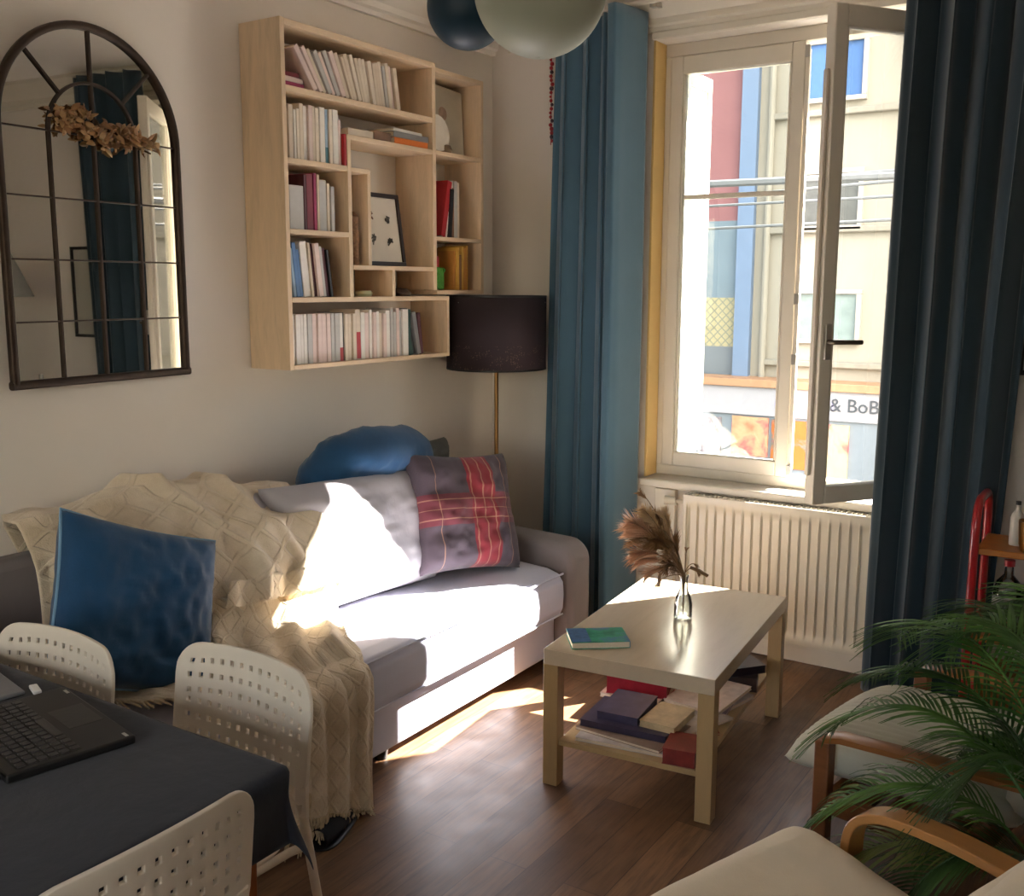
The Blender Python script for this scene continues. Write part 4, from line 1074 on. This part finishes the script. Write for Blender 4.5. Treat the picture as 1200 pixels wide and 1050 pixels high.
# ================================================================== PERFORATED CHAIRS
def make_chair(label):
    """origin on the floor under the seat centre, faces +y, back at -y"""
    e = thing('dining_chair', (0, 0, 0), label, 'chair', 'perforated cream chairs round the dining table')
    W, H = .42, .245; NU, NV = 13, 6     # holes
    nu, nv = 2*NU+1, 2*NV+1
    mg = .032
    def line(n, L):
        c = [-L/2, -L/2+mg*.45]; inner = L-2*mg
        k = n; hole = .0105 if L > .3 else .0115
        gap = (inner-k*hole)/(k-1) if k > 1 else 0
        p = -L/2+mg
        for i in range(k): c += [p, p+hole]; p += hole+gap
        c += [L/2-mg*.45, L/2]; return c
    xs, zs = line(NU, W), line(NV, H)
    cr = .062
    def rnd(x, z):
        hx, hz = W/2, H/2
        # scale factor along the ray to a rounded rectangle (larger radius on top)
        r = cr if z > 0 else .03
        ax, az = abs(x), abs(z)
        t_ = max(ax/hx, az/hz, 1e-9); bx, bz = ax/t_, az/t_
        # boundary distance of rounded rectangle
        lo, hi = 0., 1.
        def inside(q):
            px, pz = bx*q, bz*q
            if px > hx-r and pz > hz-r: return (px-hx+r)**2+(pz-hz+r)**2 <= r*r
            return True
        if not inside(1.):
            for _ in range(18):
                md = (lo+hi)/2
                if inside(md): lo = md
                else: hi = md
            s_ = lo
        else: s_ = 1.
        w = t_**3
        return x*(1-w+w*s_), z*(1-w+w*s_)
    def shape(x, z):
        # z measured from panel centre; lean back and curve
        y = -.215-.030*(z/H)*1.0+.030*(x/(W/2))**2 + .004
        return Vector((x, y, .674+z))
    mb = MB(); vs = []; fs = []
    nx_, nz_ = len(xs), len(zs)
    for i in range(nx_):
        for j in range(nz_):
            x, z = rnd(xs[i], zs[j]); z += -.012*(x/(W/2))**2*(1 if zs[j] > 0 else -0.6)
            vs.append(shape(x, z))
    for i in range(nx_-1):
        for j in range(nz_-1):
            hi_ = (i >= 2 and (i-2) % 2 == 0 and i <= nx_-4); hj = (j >= 2 and (j-2) % 2 == 0 and j <= nz_-4)
            if hi_ and hj:
                continue
            fs.append((i*nz_+j, (i+1)*nz_+j, (i+1)*nz_+j+1, i*nz_+j+1))
    mb.add(vs, fs); mb.build('backrest', WPLAS, e, local=True, smooth=60, solid=.009, bevel=.0018, bseg=2)
    # side posts of the moulded back
    for s_ in (-1, 1):
        m = MB(); p = [Vector((s_*.183, -.180, .60)), Vector((s_*.186, -.176, .54)), Vector((s_*.187, -.174, .50))]
        m.tube(p, .01, 12, flat=(.008, .016), up=(0, 1, 0)); m.build('back_post', WPLAS, e, local=True)
        # steel legs
        m = MB().tube([(s_*.186, -.172, .53), (s_*.189, -.195, .38), (s_*.208, -.245, .0)], [.010, .010, .009], 12); m.build('leg', WLEG, e, local=True)
        m = MB().tube([(s_*.165, .11, .425), (s_*.175, .15, .40), (s_*.19, .18, .0)], [.010, .010, .009], 12); m.build('leg', WLEG, e, local=True)
        MB().tube([(s_*.165, .11, .425), (s_*.172, -.150, .425), (s_*.187, -.182, .43)], .009, 10).build('seat_rail', WLEG, e, local=True)
    def seatf(u, v):
        U, V = 2*u-1, 2*v-1
        n = 5.; q = (abs(U)**n+abs(V)**n)**(1/n); mx_ = max(abs(U), abs(V), 1e-9); k = mx_/q if q else 1
        x, y = U*k*.172, V*k*.172
        return (x, y, .445-.012*(1-U*U)*(1-V*V)-.01*max(0, V)**3)
    MB().grid(seatf, 24, 24).build('seat', WPLAS, e, local=True, smooth=80, solid=.01, soff=-1, bevel=0)
    return e
ch = make_chair('cream perforated chair with its back nearest the knitted throw')
ch.location = (-1.60, 1.212, 0); ch.rotation_euler = (0, 0, radians(180-1))
c2 = copy_tree(ch); c2['label'] = 'cream perforated chair behind the open laptop, in front of the blue cushion'
c2.location = (-2.05, 1.075, 0); c2.rotation_euler = (0, 0, radians(180+2))
c3 = copy_tree(ch); c3['label'] = 'cream perforated chair at the end of the table, lowest in the picture'
c3.location = (-1.375, .845, 0); c3.rotation_euler = (0, 0, radians(90))
# black slipper on the floor by the throw
sl = thing('slipper', (-1.93, 2.01, 0), 'black slipper on the floor below the hanging throw', 'shoe', rz=radians(20))
MB().grid(lambda u, v: (.045*cos(2*pi*v)*(.6+.4*sin(pi*u)), -.10+.22*u, max(.002, .03+.03*sin(2*pi*v)*(1-.2*u))), 16, 20).build('upper', mat('black_felt', (18, 18, 22), .9), sl, local=True, smooth=80)
MB().grid(lambda u, v: (.047*(2*v-1)*sqrt(max(0, 1-(2*u-1)**4)), -.11+.24*u, .004), 16, 6).build('sole', BLACKP, sl, local=True, solid=.006)

# ================================================================== LAPTOP
P1, P2, P3 = Vector((-1.530, 1.090, 0)), Vector((-1.843, 1.155, 0)), Vector((-1.555, .885, 0))
lw = (P1-P2).length
lrot = atan2((P1-P2).y, (P1-P2).x)
lap = thing('laptop', ((P1+P2).x/2, (P1+P2).y/2, TZ+.0065), 'open black laptop lying on the charcoal table cloth', 'laptop', rz=lrot+pi)
# local: x along front edge, front at y=0, hinge at y=+.225 towards the viewer side
LW, LD = .325, .225
MB().b2((-LW/2, 0, 0), (LW/2, LD, .016)).build('base', BLACKP, lap, local=True, bevel=.004, bseg=3)
MB().b2((-.052, .012, .0158), (.052, .076, .0166)).build('touchpad', mat('dark_touchpad', (38, 36, 36), .35, .05), lap, local=True, bevel=.0006)
KB = MB().b2((-.148, .092, .0156), (.148, .205, .0162)).build('keyboard', mat('keyboard_well', (12, 12, 13), .6), lap, local=True)
KM = mat('dark_key', (46, 44, 46), .4, .08, 60, 0)
k0 = None
for r in range(6):
    n = 15 if r < 5 else 15
    for c in range(n):
        if r == 0 and 4 <= c <= 8: continue
        x = -.140+c*.0197; y = .101+r*.0187
        if k0 is None:
            k0 = MB().box((0, 0, 0), (.0165, .0155, .003)).build('key', KM, KB, local=True, bevel=.0015, bseg=1); k = k0
        else:
            k = k0.copy(); COL.objects.link(k); k.parent = KB
        k.location = (x, y, .0178)
k = MB().box((0, 0, 0), (.095, .0155, .003)).build('space_key', KM, KB, local=True, bevel=.001); k.location = (-.140+6*.0197, .101, .0178)
MB().b2((-.155, .010, .016), (-.137, .016, .0164)).build('sticker', mat('pale_sticker', (196, 196, 190), .5), lap, local=True)
MB().b2((.120, .006, .016), (.140, .012, .0164)).build('sticker', mat('pale_sticker', (196, 196, 190), .5), lap, local=True)
sc = bpy.data.objects.new('screen_lid', None); COL.objects.link(sc); sc.parent = lap; sc.location = (0, LD+.006, .016); sc.rotation_euler = (radians(13), 0, 0)
MB().b2((-LW/2, 0, -.004), (LW/2, .215, .003)).build('lid', BLACKP, sc, local=True, bevel=.002)
MB().b2((-LW/2+.010, .014, .003), (LW/2-.010, .205, .0034)).build('display', mat('glossy_dark_display', (14, 15, 18), .08, 0, 5, 0), sc, local=True)
for x in (-.11, .11): MB().tube([(x-.02, LD+.003, .012), (x+.02, LD+.003, .012)], .006, 10).build('hinge', BLACKP, lap, local=True)
tb = thing('tablet', (-2.05, 1.05, TZ+.0065), 'grey tablet lying at the left edge of the table behind the laptop', 'tablet', rz=lrot)
MB().b2((-.13, -.085, 0), (.13, .085, .009)).build('body', mat('grey_tablet_back', (110, 112, 118), .4, .03), tb, local=True, bevel=.003)
MB().b2((-.06, -.03, .009), (-.0, .03, .0095)).build('camera_plate', BLACKP, tb, local=True, bevel=.0005)
tag(MB().box((-1.905, 1.128, TZ+.0115), (.044, .016, .008), (0, 0, lrot-.15)).build('usb_stick', mat('white_plastic', (226, 226, 222), .4), bevel=.002), 'small white plastic stick between the tablet and the laptop', 'usb stick')

# ================================================================== ARMCHAIR (cream, bentwood) bottom right
# local frame: +x = facing direction, y = sideways ; origin on the floor under the seat centre
def slab(mb_pts, w, t, nu=30, nv=24, bulge=.012, seed=1, tuft=0.):
    """closed cushion following a polyline in the local XZ plane, width w in y"""
    P = [Vector((p[0], 0, p[1])) for p in mb_pts]
    L = [0]
    for i in range(len(P)-1): L.append(L[-1]+(P[i+1]-P[i]).length)
    def at(s):
        for i in range(len(P)-1):
            if s <= L[i+1] or i == len(P)-2:
                f = (s-L[i])/(L[i+1]-L[i]); p = P[i].lerp(P[i+1], f); d = (P[i+1]-P[i]).normalized(); break
        return p, Vector((-d.z, 0, d.x))
    def side(sg):
        def fn(u, v):
            U, V = 2*u-1, 2*v-1
            p, n = at(u*L[-1]); k = max(0, (1-abs(U)**12)*(1-abs(V)**12))**.45
            q = 1-.025*abs(U)**6*abs(V)**6
            th = t/2*k+bulge*k*(1-U*U)*(1-V*V)
            th -= tuft*k*(.5+.5*cos(U*4*pi))**6
            th += .004*k*nz(U*3+seed, V*3)
            return p+Vector((0, V*w/2*q, 0))+n*(sg*th)
        return fn
    mb = MB().grid(side(1), nu*2, nv); mb.grid(side(-1), nu*2, nv, flip=True)
    return mb
fx_, fy_ = -.943, .333
rz = atan2(fy_, fx_)
FN = Vector((-.595, 2.055, 0)); sd = Vector((-.333, -.943, 0))    # far front corner and sideways direction towards the viewer
f2 = Vector((fx_, fy_, 0))
org = FN+sd*.265-f2*.26
ac = thing('armchair', (org.x, org.y, 0), 'cream cushioned bentwood armchair, cut off at the lower right corner', 'armchair', rz=rz)
m = slab([(.27, .40), (.20, .405), (-.16, .345), (-.24, .335)], .53, .07, bulge=.012, seed=3); m.build('seat_cushion', CREAMC, ac, local=True, smooth=80, weld=True)
m = slab([(-.13, .36), (-.18, .43), (-.325, .62), (-.45, .78)], .53, .085, bulge=.010, seed=5, tuft=.010); m.build('back_cushion', CREAMC, ac, local=True, smooth=80, weld=True)
for s_ in (-1, 1):
    y = s_*.315
    p = bez((-.05+.17, y, .04), (.30, y, .30), (.20, y, .50), 10)
    path = [(.07, y, .02), (.12, y, .18), (.155, y, .34), (.158, y, .42), (.14, y, .465), (.10, y, .492), (.04, y, .505), (-.08, y, .508), (-.22, y, .495), (-.34, y, .465)]
    mb = MB(); n = len(path)
    sp_pts = []
    for i in range(n-1):
        a_, b_ = Vector(path[max(i-1, 0)]), Vector(path[i]); c_, d_ = Vector(path[i+1]), Vector(path[min(i+2, n-1)])
        for k in range(5):
            t_ = k/5; sp_pts.append(.5*((2*b_)+(c_-a_)*t_+(2*a_-5*b_+4*c_-d_)*t_*t_+(3*b_-a_-3*c_+d_)*t_**3))
    sp_pts.append(Vector(path[-1])); N_ = len(sp_pts)
    for i, q in enumerate(sp_pts):
        d = (sp_pts[min(i+1, N_-1)]-sp_pts[max(i-1, 0)]).normalized(); nrm = Vector((-d.z, 0, d.x))
        for sy, sn in ((-1, -1), (1, -1), (1, 1), (-1, 1)): mb.v.append(q+Vector((0, sy*.030, 0))+nrm*sn*.010)
    for i in range(N_-1):
        for k in range(4): mb.f.append([i*4+k, i*4+(k+1) % 4, (i+1)*4+(k+1) % 4, (i+1)*4+k])
    mb.f += [[0, 1, 2, 3], [(N_-1)*4+k for k in (3, 2, 1, 0)]]
    mb.build('armrest', BENT, ac, local=True, bevel=.003, smooth=30)
    MB().tube([(.07, y, .012), (-.35, y, .012)], .01, 10, flat=(.012, .028)).build('floor_runner', BENT, ac, local=True, bevel=.001)
    MB().tube([(-.34, y, .01), (-.38, y, .25), (-.36, y, .465)], .01, 10, flat=(.011, .028), up=(1, 0, 0)).build('leg', BENT, ac, local=True)
for x, z in ((.135, .33), (-.22, .28)):
    MB().box((x, 0, z), (.03, .60, .02)).build('cross_rail', BENT, ac, local=True, bevel=.003)

# ================================================================== ARMCHAIR (dark wood, greenish quilted cushion)
QF = fabric('sage_striped_cushion', (186, 184, 166), .95, .05, 600, .1, .2)
nt = QF.node_tree
ab = thing('armchair', (-.425, 2.73, 0), 'low dark-wood armchair with pale sage quilted cushion behind the palm fronds', 'armchair', rz=pi-radians(10))
# local +x is towards the sofa ; y sideways
def quilt(sg):
    def fn(u, v):
        U, V = 2*u-1, 2*v-1
        x = .015+U*.305*(1-.05*V*V); y = V*.285*(1-.03*U*U)
        k = max(0, (1-abs(U)**6)*(1-abs(V)**6))**.4
        th = .055*k+sg*.005*k*abs(sin(V*9*pi))+.004*k*nz(U*3, V*3, 3)
        droop = -.03*max(0, U)**3
        return (x, y, .372+sg*th+droop)
    return fn
m = MB().grid(quilt(1), 40, 110); m.grid(quilt(-1), 40, 110, flip=True); m.build('seat_cushion', QF, ab, local=True, smooth=80, weld=True)
m = slab([(-.25, .37), (-.33, .52), (-.42, .74), (-.46, .84)], .54, .09, bulge=.015, seed=9, tuft=.012); m.build('back_cushion', QF, ab, local=True, smooth=80, weld=True)
DW2 = wood('amber_brown_wood', (150, 96, 50), 'X', .35, .16, coat=.3)
for s_ in (-1, 1):
    y = s_*.315
    MB().b2((.155, y-.02, 0), (.195, y+.02, .445)).build('leg', DARKW, ab, local=True, bevel=.004)
    MB().b2((-.36, y-.02, 0), (-.318, y+.02, .47)).build('leg', DARKW, ab, local=True, bevel=.004)
    MB().tube([(.17, y, .450), (.13, y, .462), (.0, y, .470), (-.36, y, .486)], .01, 12, flat=(.012, .028)).build('armrest', DW2, ab, local=True)
    MB().b2((-.32, y-.014, .255), (.156, y+.014, .305)).build('side_rail', DARKW, ab, local=True, bevel=.003)
for x in (.175, -.335): MB().b2((x-.014, -.296, .235), (x+.014, .296, .285)).build('cross_rail', DARKW, ab, local=True, bevel=.003)
for i in range(7): MB().b2((-.30+i*.072, -.30, .285), (-.26+i*.072, .30, .297)).build('seat_slat', DARKW, ab, local=True)
for i in range(3): MB().box((-.40-i*.035, 0, .50+i*.12), (.014, .60, .04), (0, -.35, 0)).build('back_slat', DARKW, ab, local=True, bevel=.002)

# ================================================================== PALM
PX, PY = -.045, 2.155
pt = thing('plant_pot', (PX, PY, 0), 'round terracotta-brown pot holding the palm between the two armchairs', 'pot')
MB().lathe([(0, .0), (.10, 0), (.115, .02), (.145, .25), (.155, .26), (.155, .285), (.142, .285), (.138, .25), (0, .25)], (PX, PY, 0), 40).build('pot', mat('brown_glazed_pot', (110, 70, 48), .4, .1), pt)
MB().lathe([(.137, .252), (.06, .258), (0, .26)], (PX, PY, 0), 30).build('soil', mat('dark_soil', (46, 34, 26), .95, .3, 60, .6, 120, .004), pt)
PG = [m_leaf('palm_green', (44, 84, 28), (96, 138, 62)), m_leaf('palm_dark_green', (30, 62, 24), (66, 104, 44)), m_leaf('palm_yellow_green', (90, 104, 44), (140, 146, 80))]
pal = thing('palm_plant', (PX, PY, .25), 'feathery green palm arching over the armchairs at the right', 'plant')
rp = random.Random(17)
def frond(az, reach, top, droop, L=.27, n=38, g=0, z0=.26):
    d = Vector((cos(az), sin(az), 0))
    p0 = Vector((PX, PY, z0))+d*rp.uniform(0, .04); p3 = Vector((PX, PY, 0))+d*reach+Vector((0, 0, droop))
    c1 = p0+d*reach*.12+Vector((0, 0, (top-z0)*.85)); c2 = p0+d*reach*.62+Vector((0, 0, (top-z0)*1.05))
    pts = []
    for i in range(25):
        t_ = i/24; pts.append(p0*(1-t_)**3+c1*3*t_*(1-t_)**2+c2*3*t_*t_*(1-t_)+p3*t_**3)
    mb = MB().tube(pts, [lerp(.0052, .0012, i/24) for i in range(25)], 6)
    for k in range(n):
        f = .34+.66*k/(n-1); q = f*24; i = min(int(q), 23); p = pts[i].lerp(pts[i+1], q-i)
        t_ = (pts[min(i+1, 24)]-pts[max(i-1, 0)]).normalized(); sdv = t_.cross(Vector((0, 0, 1)))
        sdv = sdv.normalized() if sdv.length > .05 else Vector((-sin(az), cos(az), 0)); upv = sdv.cross(t_)
        for sg in (-1, 1):
            ll = L*(.35+.65*sin(pi*min(1, .18+.72*(f-.34)/.66)))*rp.uniform(.85, 1.1)
            dr_ = (t_*.75+sdv*sg*.75+upv*.22+Vector((rp.uniform(-.06, .06), rp.uniform(-.06, .06), rp.uniform(-.05, .05)))).normalized()
            w = .0046*rp.uniform(.8, 1.2); K = 6; vs = []
            wv = dr_.cross(upv).normalized()
            for j in range(K):
                h = j/(K-1); c = p+dr_*ll*h+Vector((0, 0, -.42*ll*h*h)); ww = w*(1-h)**.5*min(1, .35+h*4) if j < K-1 else .0003
                vs += [c-wv*ww, c+upv*-.0012, c+wv*ww]
            fs = []
            for j in range(K-1): fs += [(j*3, j*3+1, j*3+4, j*3+3), (j*3+1, j*3+2, j*3+5, j*3+4)]
            mb.add(vs, fs)
    mb.build('frond', PG[g], pal, smooth=80)
for (a, rch, top, dr_, g) in ((178, .62, .66, .40, 0), (190, .60, .56, .30, 2), (165, .66, .80, .56, 0), (152, .66, .84, .66, 1), (140, .70, .92, .74, 0), (128, .60, .98, .80, 1), (112, .56, 1.0, .86, 0), (205, .42, .60, .34, 1), (150, .42, 1.0, .80, 0), (95, .48, .92, .8, 1), (78, .5, .9, .7, 0), (185, .30, .78, .52, 1),  (40, .5, .9, .6, 0), (0, .45, .9, .5, 1), (320, .42, .8, .45, 0), (280, .3, .7, .4, 1), (134, .50, .70, .50, 0)):
    frond(radians(a), rch*.88, top-.05, dr_-.03, g=g, L=rp.uniform(.16, .22))

# ================================================================== TROLLEY with red tubular frame
tr_ = thing('serving_trolley', (-.27, 3.74, 0), 'red tubular serving trolley with wooden shelves right of the shaded curtain', 'trolley')
for x in (-.505, -.05):
    pts = [(x, 3.60, .03), (x, 3.60, .55), (x, 3.602, .72)]+[tuple(v) for v in bez((x, 3.602, .76), (x, 3.605, .86), (x, 3.68, .865), 8)]+[(x, 3.76, .865)]+[tuple(v) for v in bez((x, 3.80, .865), (x, 3.86, .86), (x, 3.862, .78), 8)]+[(x, 3.862, .5), (x, 3.862, .03)]
    MB().tube(pts, .0145, 14).build('tubular_frame', REDM, tr_)
OR = wood('orange_varnished_wood', (176, 110, 46), 'X', .35, .14)
for z in (.70, .40, .12): MB().b2((-.50, 3.605, z-.011), (-.055, 3.858, z+.011)).build('shelf', OR, tr_, bevel=.004)
for x in (-.505, -.05):
    for y in (3.60, 3.862): MB().lathe([(0, 0), (.012, 0), (.016, .015), (.012, .03), (0, .03)], (x, y, 0), 12).build('foot', BLACKP, tr_)
def bottle(x, y, z, r, h, m, capm, label, nm='bottle', grp='bottles on the trolley'):
    e = thing(nm, (x, y, z), label, 'bottle', grp)
    MB().lathe([(0, 0), (r*.95, 0), (r, .006), (r, h*.58), (r*.8, h*.70), (r*.34, h*.80), (r*.30, h*.93), (0, h*.93)], (x, y, z), 24).build('body', m, e)
    MB().lathe([(0, h*.92), (r*.38, h*.92), (r*.38, h), (0, h)], (x, y, z), 18).build('cap', capm, e)
    return e
CB = m_glass('clear_bottle_plastic', (.86, .88, .86), 1.6)
e = bottle(-.405, 3.70, .4115, .045, .25, CB, REDM, 'clear bottle with a red cap on the middle shelf of the red trolley')
MB().lathe([(.0455, .055), (.0455, .13)], (-.405, 3.70, .4115), 24).build('label_sleeve', mat('pale_label', (170, 166, 160), .6, .2, 50), e)
bottle(-.33, 3.68, .4115, .035, .22, mat('brown_bottle_glass', (60, 30, 14), .1, .1), BLACKP, 'brown bottle next to the clear one on the trolley')
e = bottle(-.395, 3.72, .7115, .022, .15, mat('white_bottle', (206, 200, 188), .4), BLACKP, 'small white bottle at the left of the trolley top')
bottle(-.30, 3.74, .7115, .030, .30, mat('dark_green_glass', (24, 40, 28), .1, .1), mat('gold_foil', (180, 140, 60), .3, metal=.8), 'tall dark green bottle on the trolley top')
bottle(-.22, 3.70, .7115, .028, .26, mat('red_brown_glass', (96, 26, 18), .12, .1), BLACKP, 'red-brown bottle on the trolley top')
bottle(-.15, 3.76, .7115, .035, .34, mat('frosted_white_glass', (206, 206, 200), .3), STEEL, 'tall frosted white bottle on the trolley top')
tag(MB().lathe([(0, 0), (.045, 0), (.05, .02), (.055, .10), (.05, .10), (.045, .02), (0, .012)], (-.33, 3.66, .7115), 20).build('copper_cup', mat('warm_brass', (180, 130, 70), .3, metal=.8)), 'small brass cup beside the white bottle on the trolley top', 'cup')
m = MB().b2((-.47, 3.63, .131), (-.30, 3.83, .27)); tag(m.build('storage_box', mat('brown_cardboard', (140, 96, 56), .85, .15), bevel=.006), 'brown box on the lowest shelf of the red trolley', 'box')
# conical floor lamp at the right, seen in the mirror
cl = thing('floor_lamp', (.22, 3.80, 0), 'slim floor lamp with a grey conical shade right of the trolley', 'floor lamp')
MB().lathe([(0, 0), (.12, 0), (.12, .015), (.01, .022)], (.22, 3.80, 0), 30).build('base', BLACKP, cl)
MB().tube([(.22, 3.80, .02), (.22, 3.80, 1.70)], .008, 10).build('pole', BLACKP, cl)
MB().lathe([(.19, 1.50), (.04, 1.84)], (.22, 3.80, 0), 40).build('shade', mat('grey_cone_shade', (112, 110, 108), .8), cl, solid=.003)
MB().tube([(.22-.16, 3.80, 1.56), (.22+.16, 3.80, 1.56)], .0025, 6).build('shade_spoke', BLACKP, cl)
# picture on the window wall, right
wp = thing('wall_picture', (-.27, YW-.012, 1.255), 'black-framed picture on the window wall right of the shaded curtain', 'picture')
PX0, PX1, PZ0, PZ1 = -.475, -.06, 1.255, 1.80
m = MB(); b = .018
m.b2((PX0, YW-.03, PZ0), (PX1, YW-.002, PZ0+b)); m.b2((PX0, YW-.03, PZ1-b), (PX1, YW-.002, PZ1)); m.b2((PX0, YW-.03, PZ0+b), (PX0+b, YW-.002, PZ1-b)); m.b2((PX1-b, YW-.03, PZ0+b), (PX1, YW-.002, PZ1-b))
m.build('frame', BLACKP, wp, bevel=.002)
MB().b2((PX0+b, YW-.018, PZ0+b), (PX1-b, YW-.010, PZ1-b)).build('print', mat('pale_grey_print', (186, 182, 172), .7, .06, 5), wp, smooth=0)

# ================================================================== LIGHT, SKY, CAMERA
w = bpy.data.worlds.new('sky'); SC.world = w; w.use_nodes = True
nt = w.node_tree; bg = nt.nodes['Background']
sky = nt.nodes.new('ShaderNodeTexSky'); sky.sky_type = 'NISHITA'; sky.sun_disc = False
sky.sun_elevation = radians(36); sky.sun_rotation = radians(142); sky.air_density = 1.; sky.dust_density = 2.5; sky.ozone_density = 1.
mixn = nt.nodes.new('ShaderNodeMix'); mixn.data_type = 'RGBA'; mixn.inputs[0].default_value = .62
nt.links.new(sky.outputs[0], mixn.inputs[6]); mixn.inputs[7].default_value = (1.70, 1.66, 1.56, 1)
nt.links.new(mixn.outputs[2], bg.inputs['Color']); bg.inputs['Strength'].default_value = .72
KAZ, TEL = .72, .70
sd_ = Vector((KAZ, 1, 0)).normalized(); sd_ = Vector((sd_.x, sd_.y, TEL)).normalized()
sl_ = bpy.data.lights.new('sun', 'SUN'); sl_.energy = 46; sl_.angle = radians(.6); sl_.color = (1, .95, .88)
so_ = bpy.data.objects.new('sun', sl_); COL.objects.link(so_); so_.rotation_euler = sd_.to_track_quat('Z', 'Y').to_euler(); so_.location = (6, 14, 9)

cam = bpy.data.cameras.new('camera'); co = bpy.data.objects.new('camera', cam); COL.objects.link(co)
F_, YAW, PIT, ROLL, CH = 1189.25, .5775, .1577, .0026, 1.5676
fw = Vector((-sin(YAW)*cos(PIT), cos(YAW)*cos(PIT), -sin(PIT))); r0 = Vector((cos(YAW), sin(YAW), 0)); u0 = r0.cross(fw)
r1 = r0*cos(ROLL)+u0*sin(ROLL); u1 = u0*cos(ROLL)-r0*sin(ROLL)
co.matrix_world = Matrix(((r1.x, u1.x, -fw.x, 0), (r1.y, u1.y, -fw.y, 0), (r1.z, u1.z, -fw.z, CH), (0, 0, 0, 1)))
cam.sensor_fit = 'HORIZONTAL'; cam.sensor_width = 36; cam.lens = F_/1200*36; cam.clip_start = .02; cam.clip_end = 200
SC.camera = co
SC.view_settings.view_transform = 'Standard'; SC.view_settings.look = 'None'; SC.view_settings.gamma = 1; SC.view_settings.use_curve_mapping = False
SC.view_settings.exposure = 1.42
SC.cycles.use_denoising = True
SC.cycles.max_bounces = 10; SC.cycles.diffuse_bounces = 6; SC.cycles.transparent_max_bounces = 16
SC.cycles.sample_clamp_indirect = 6
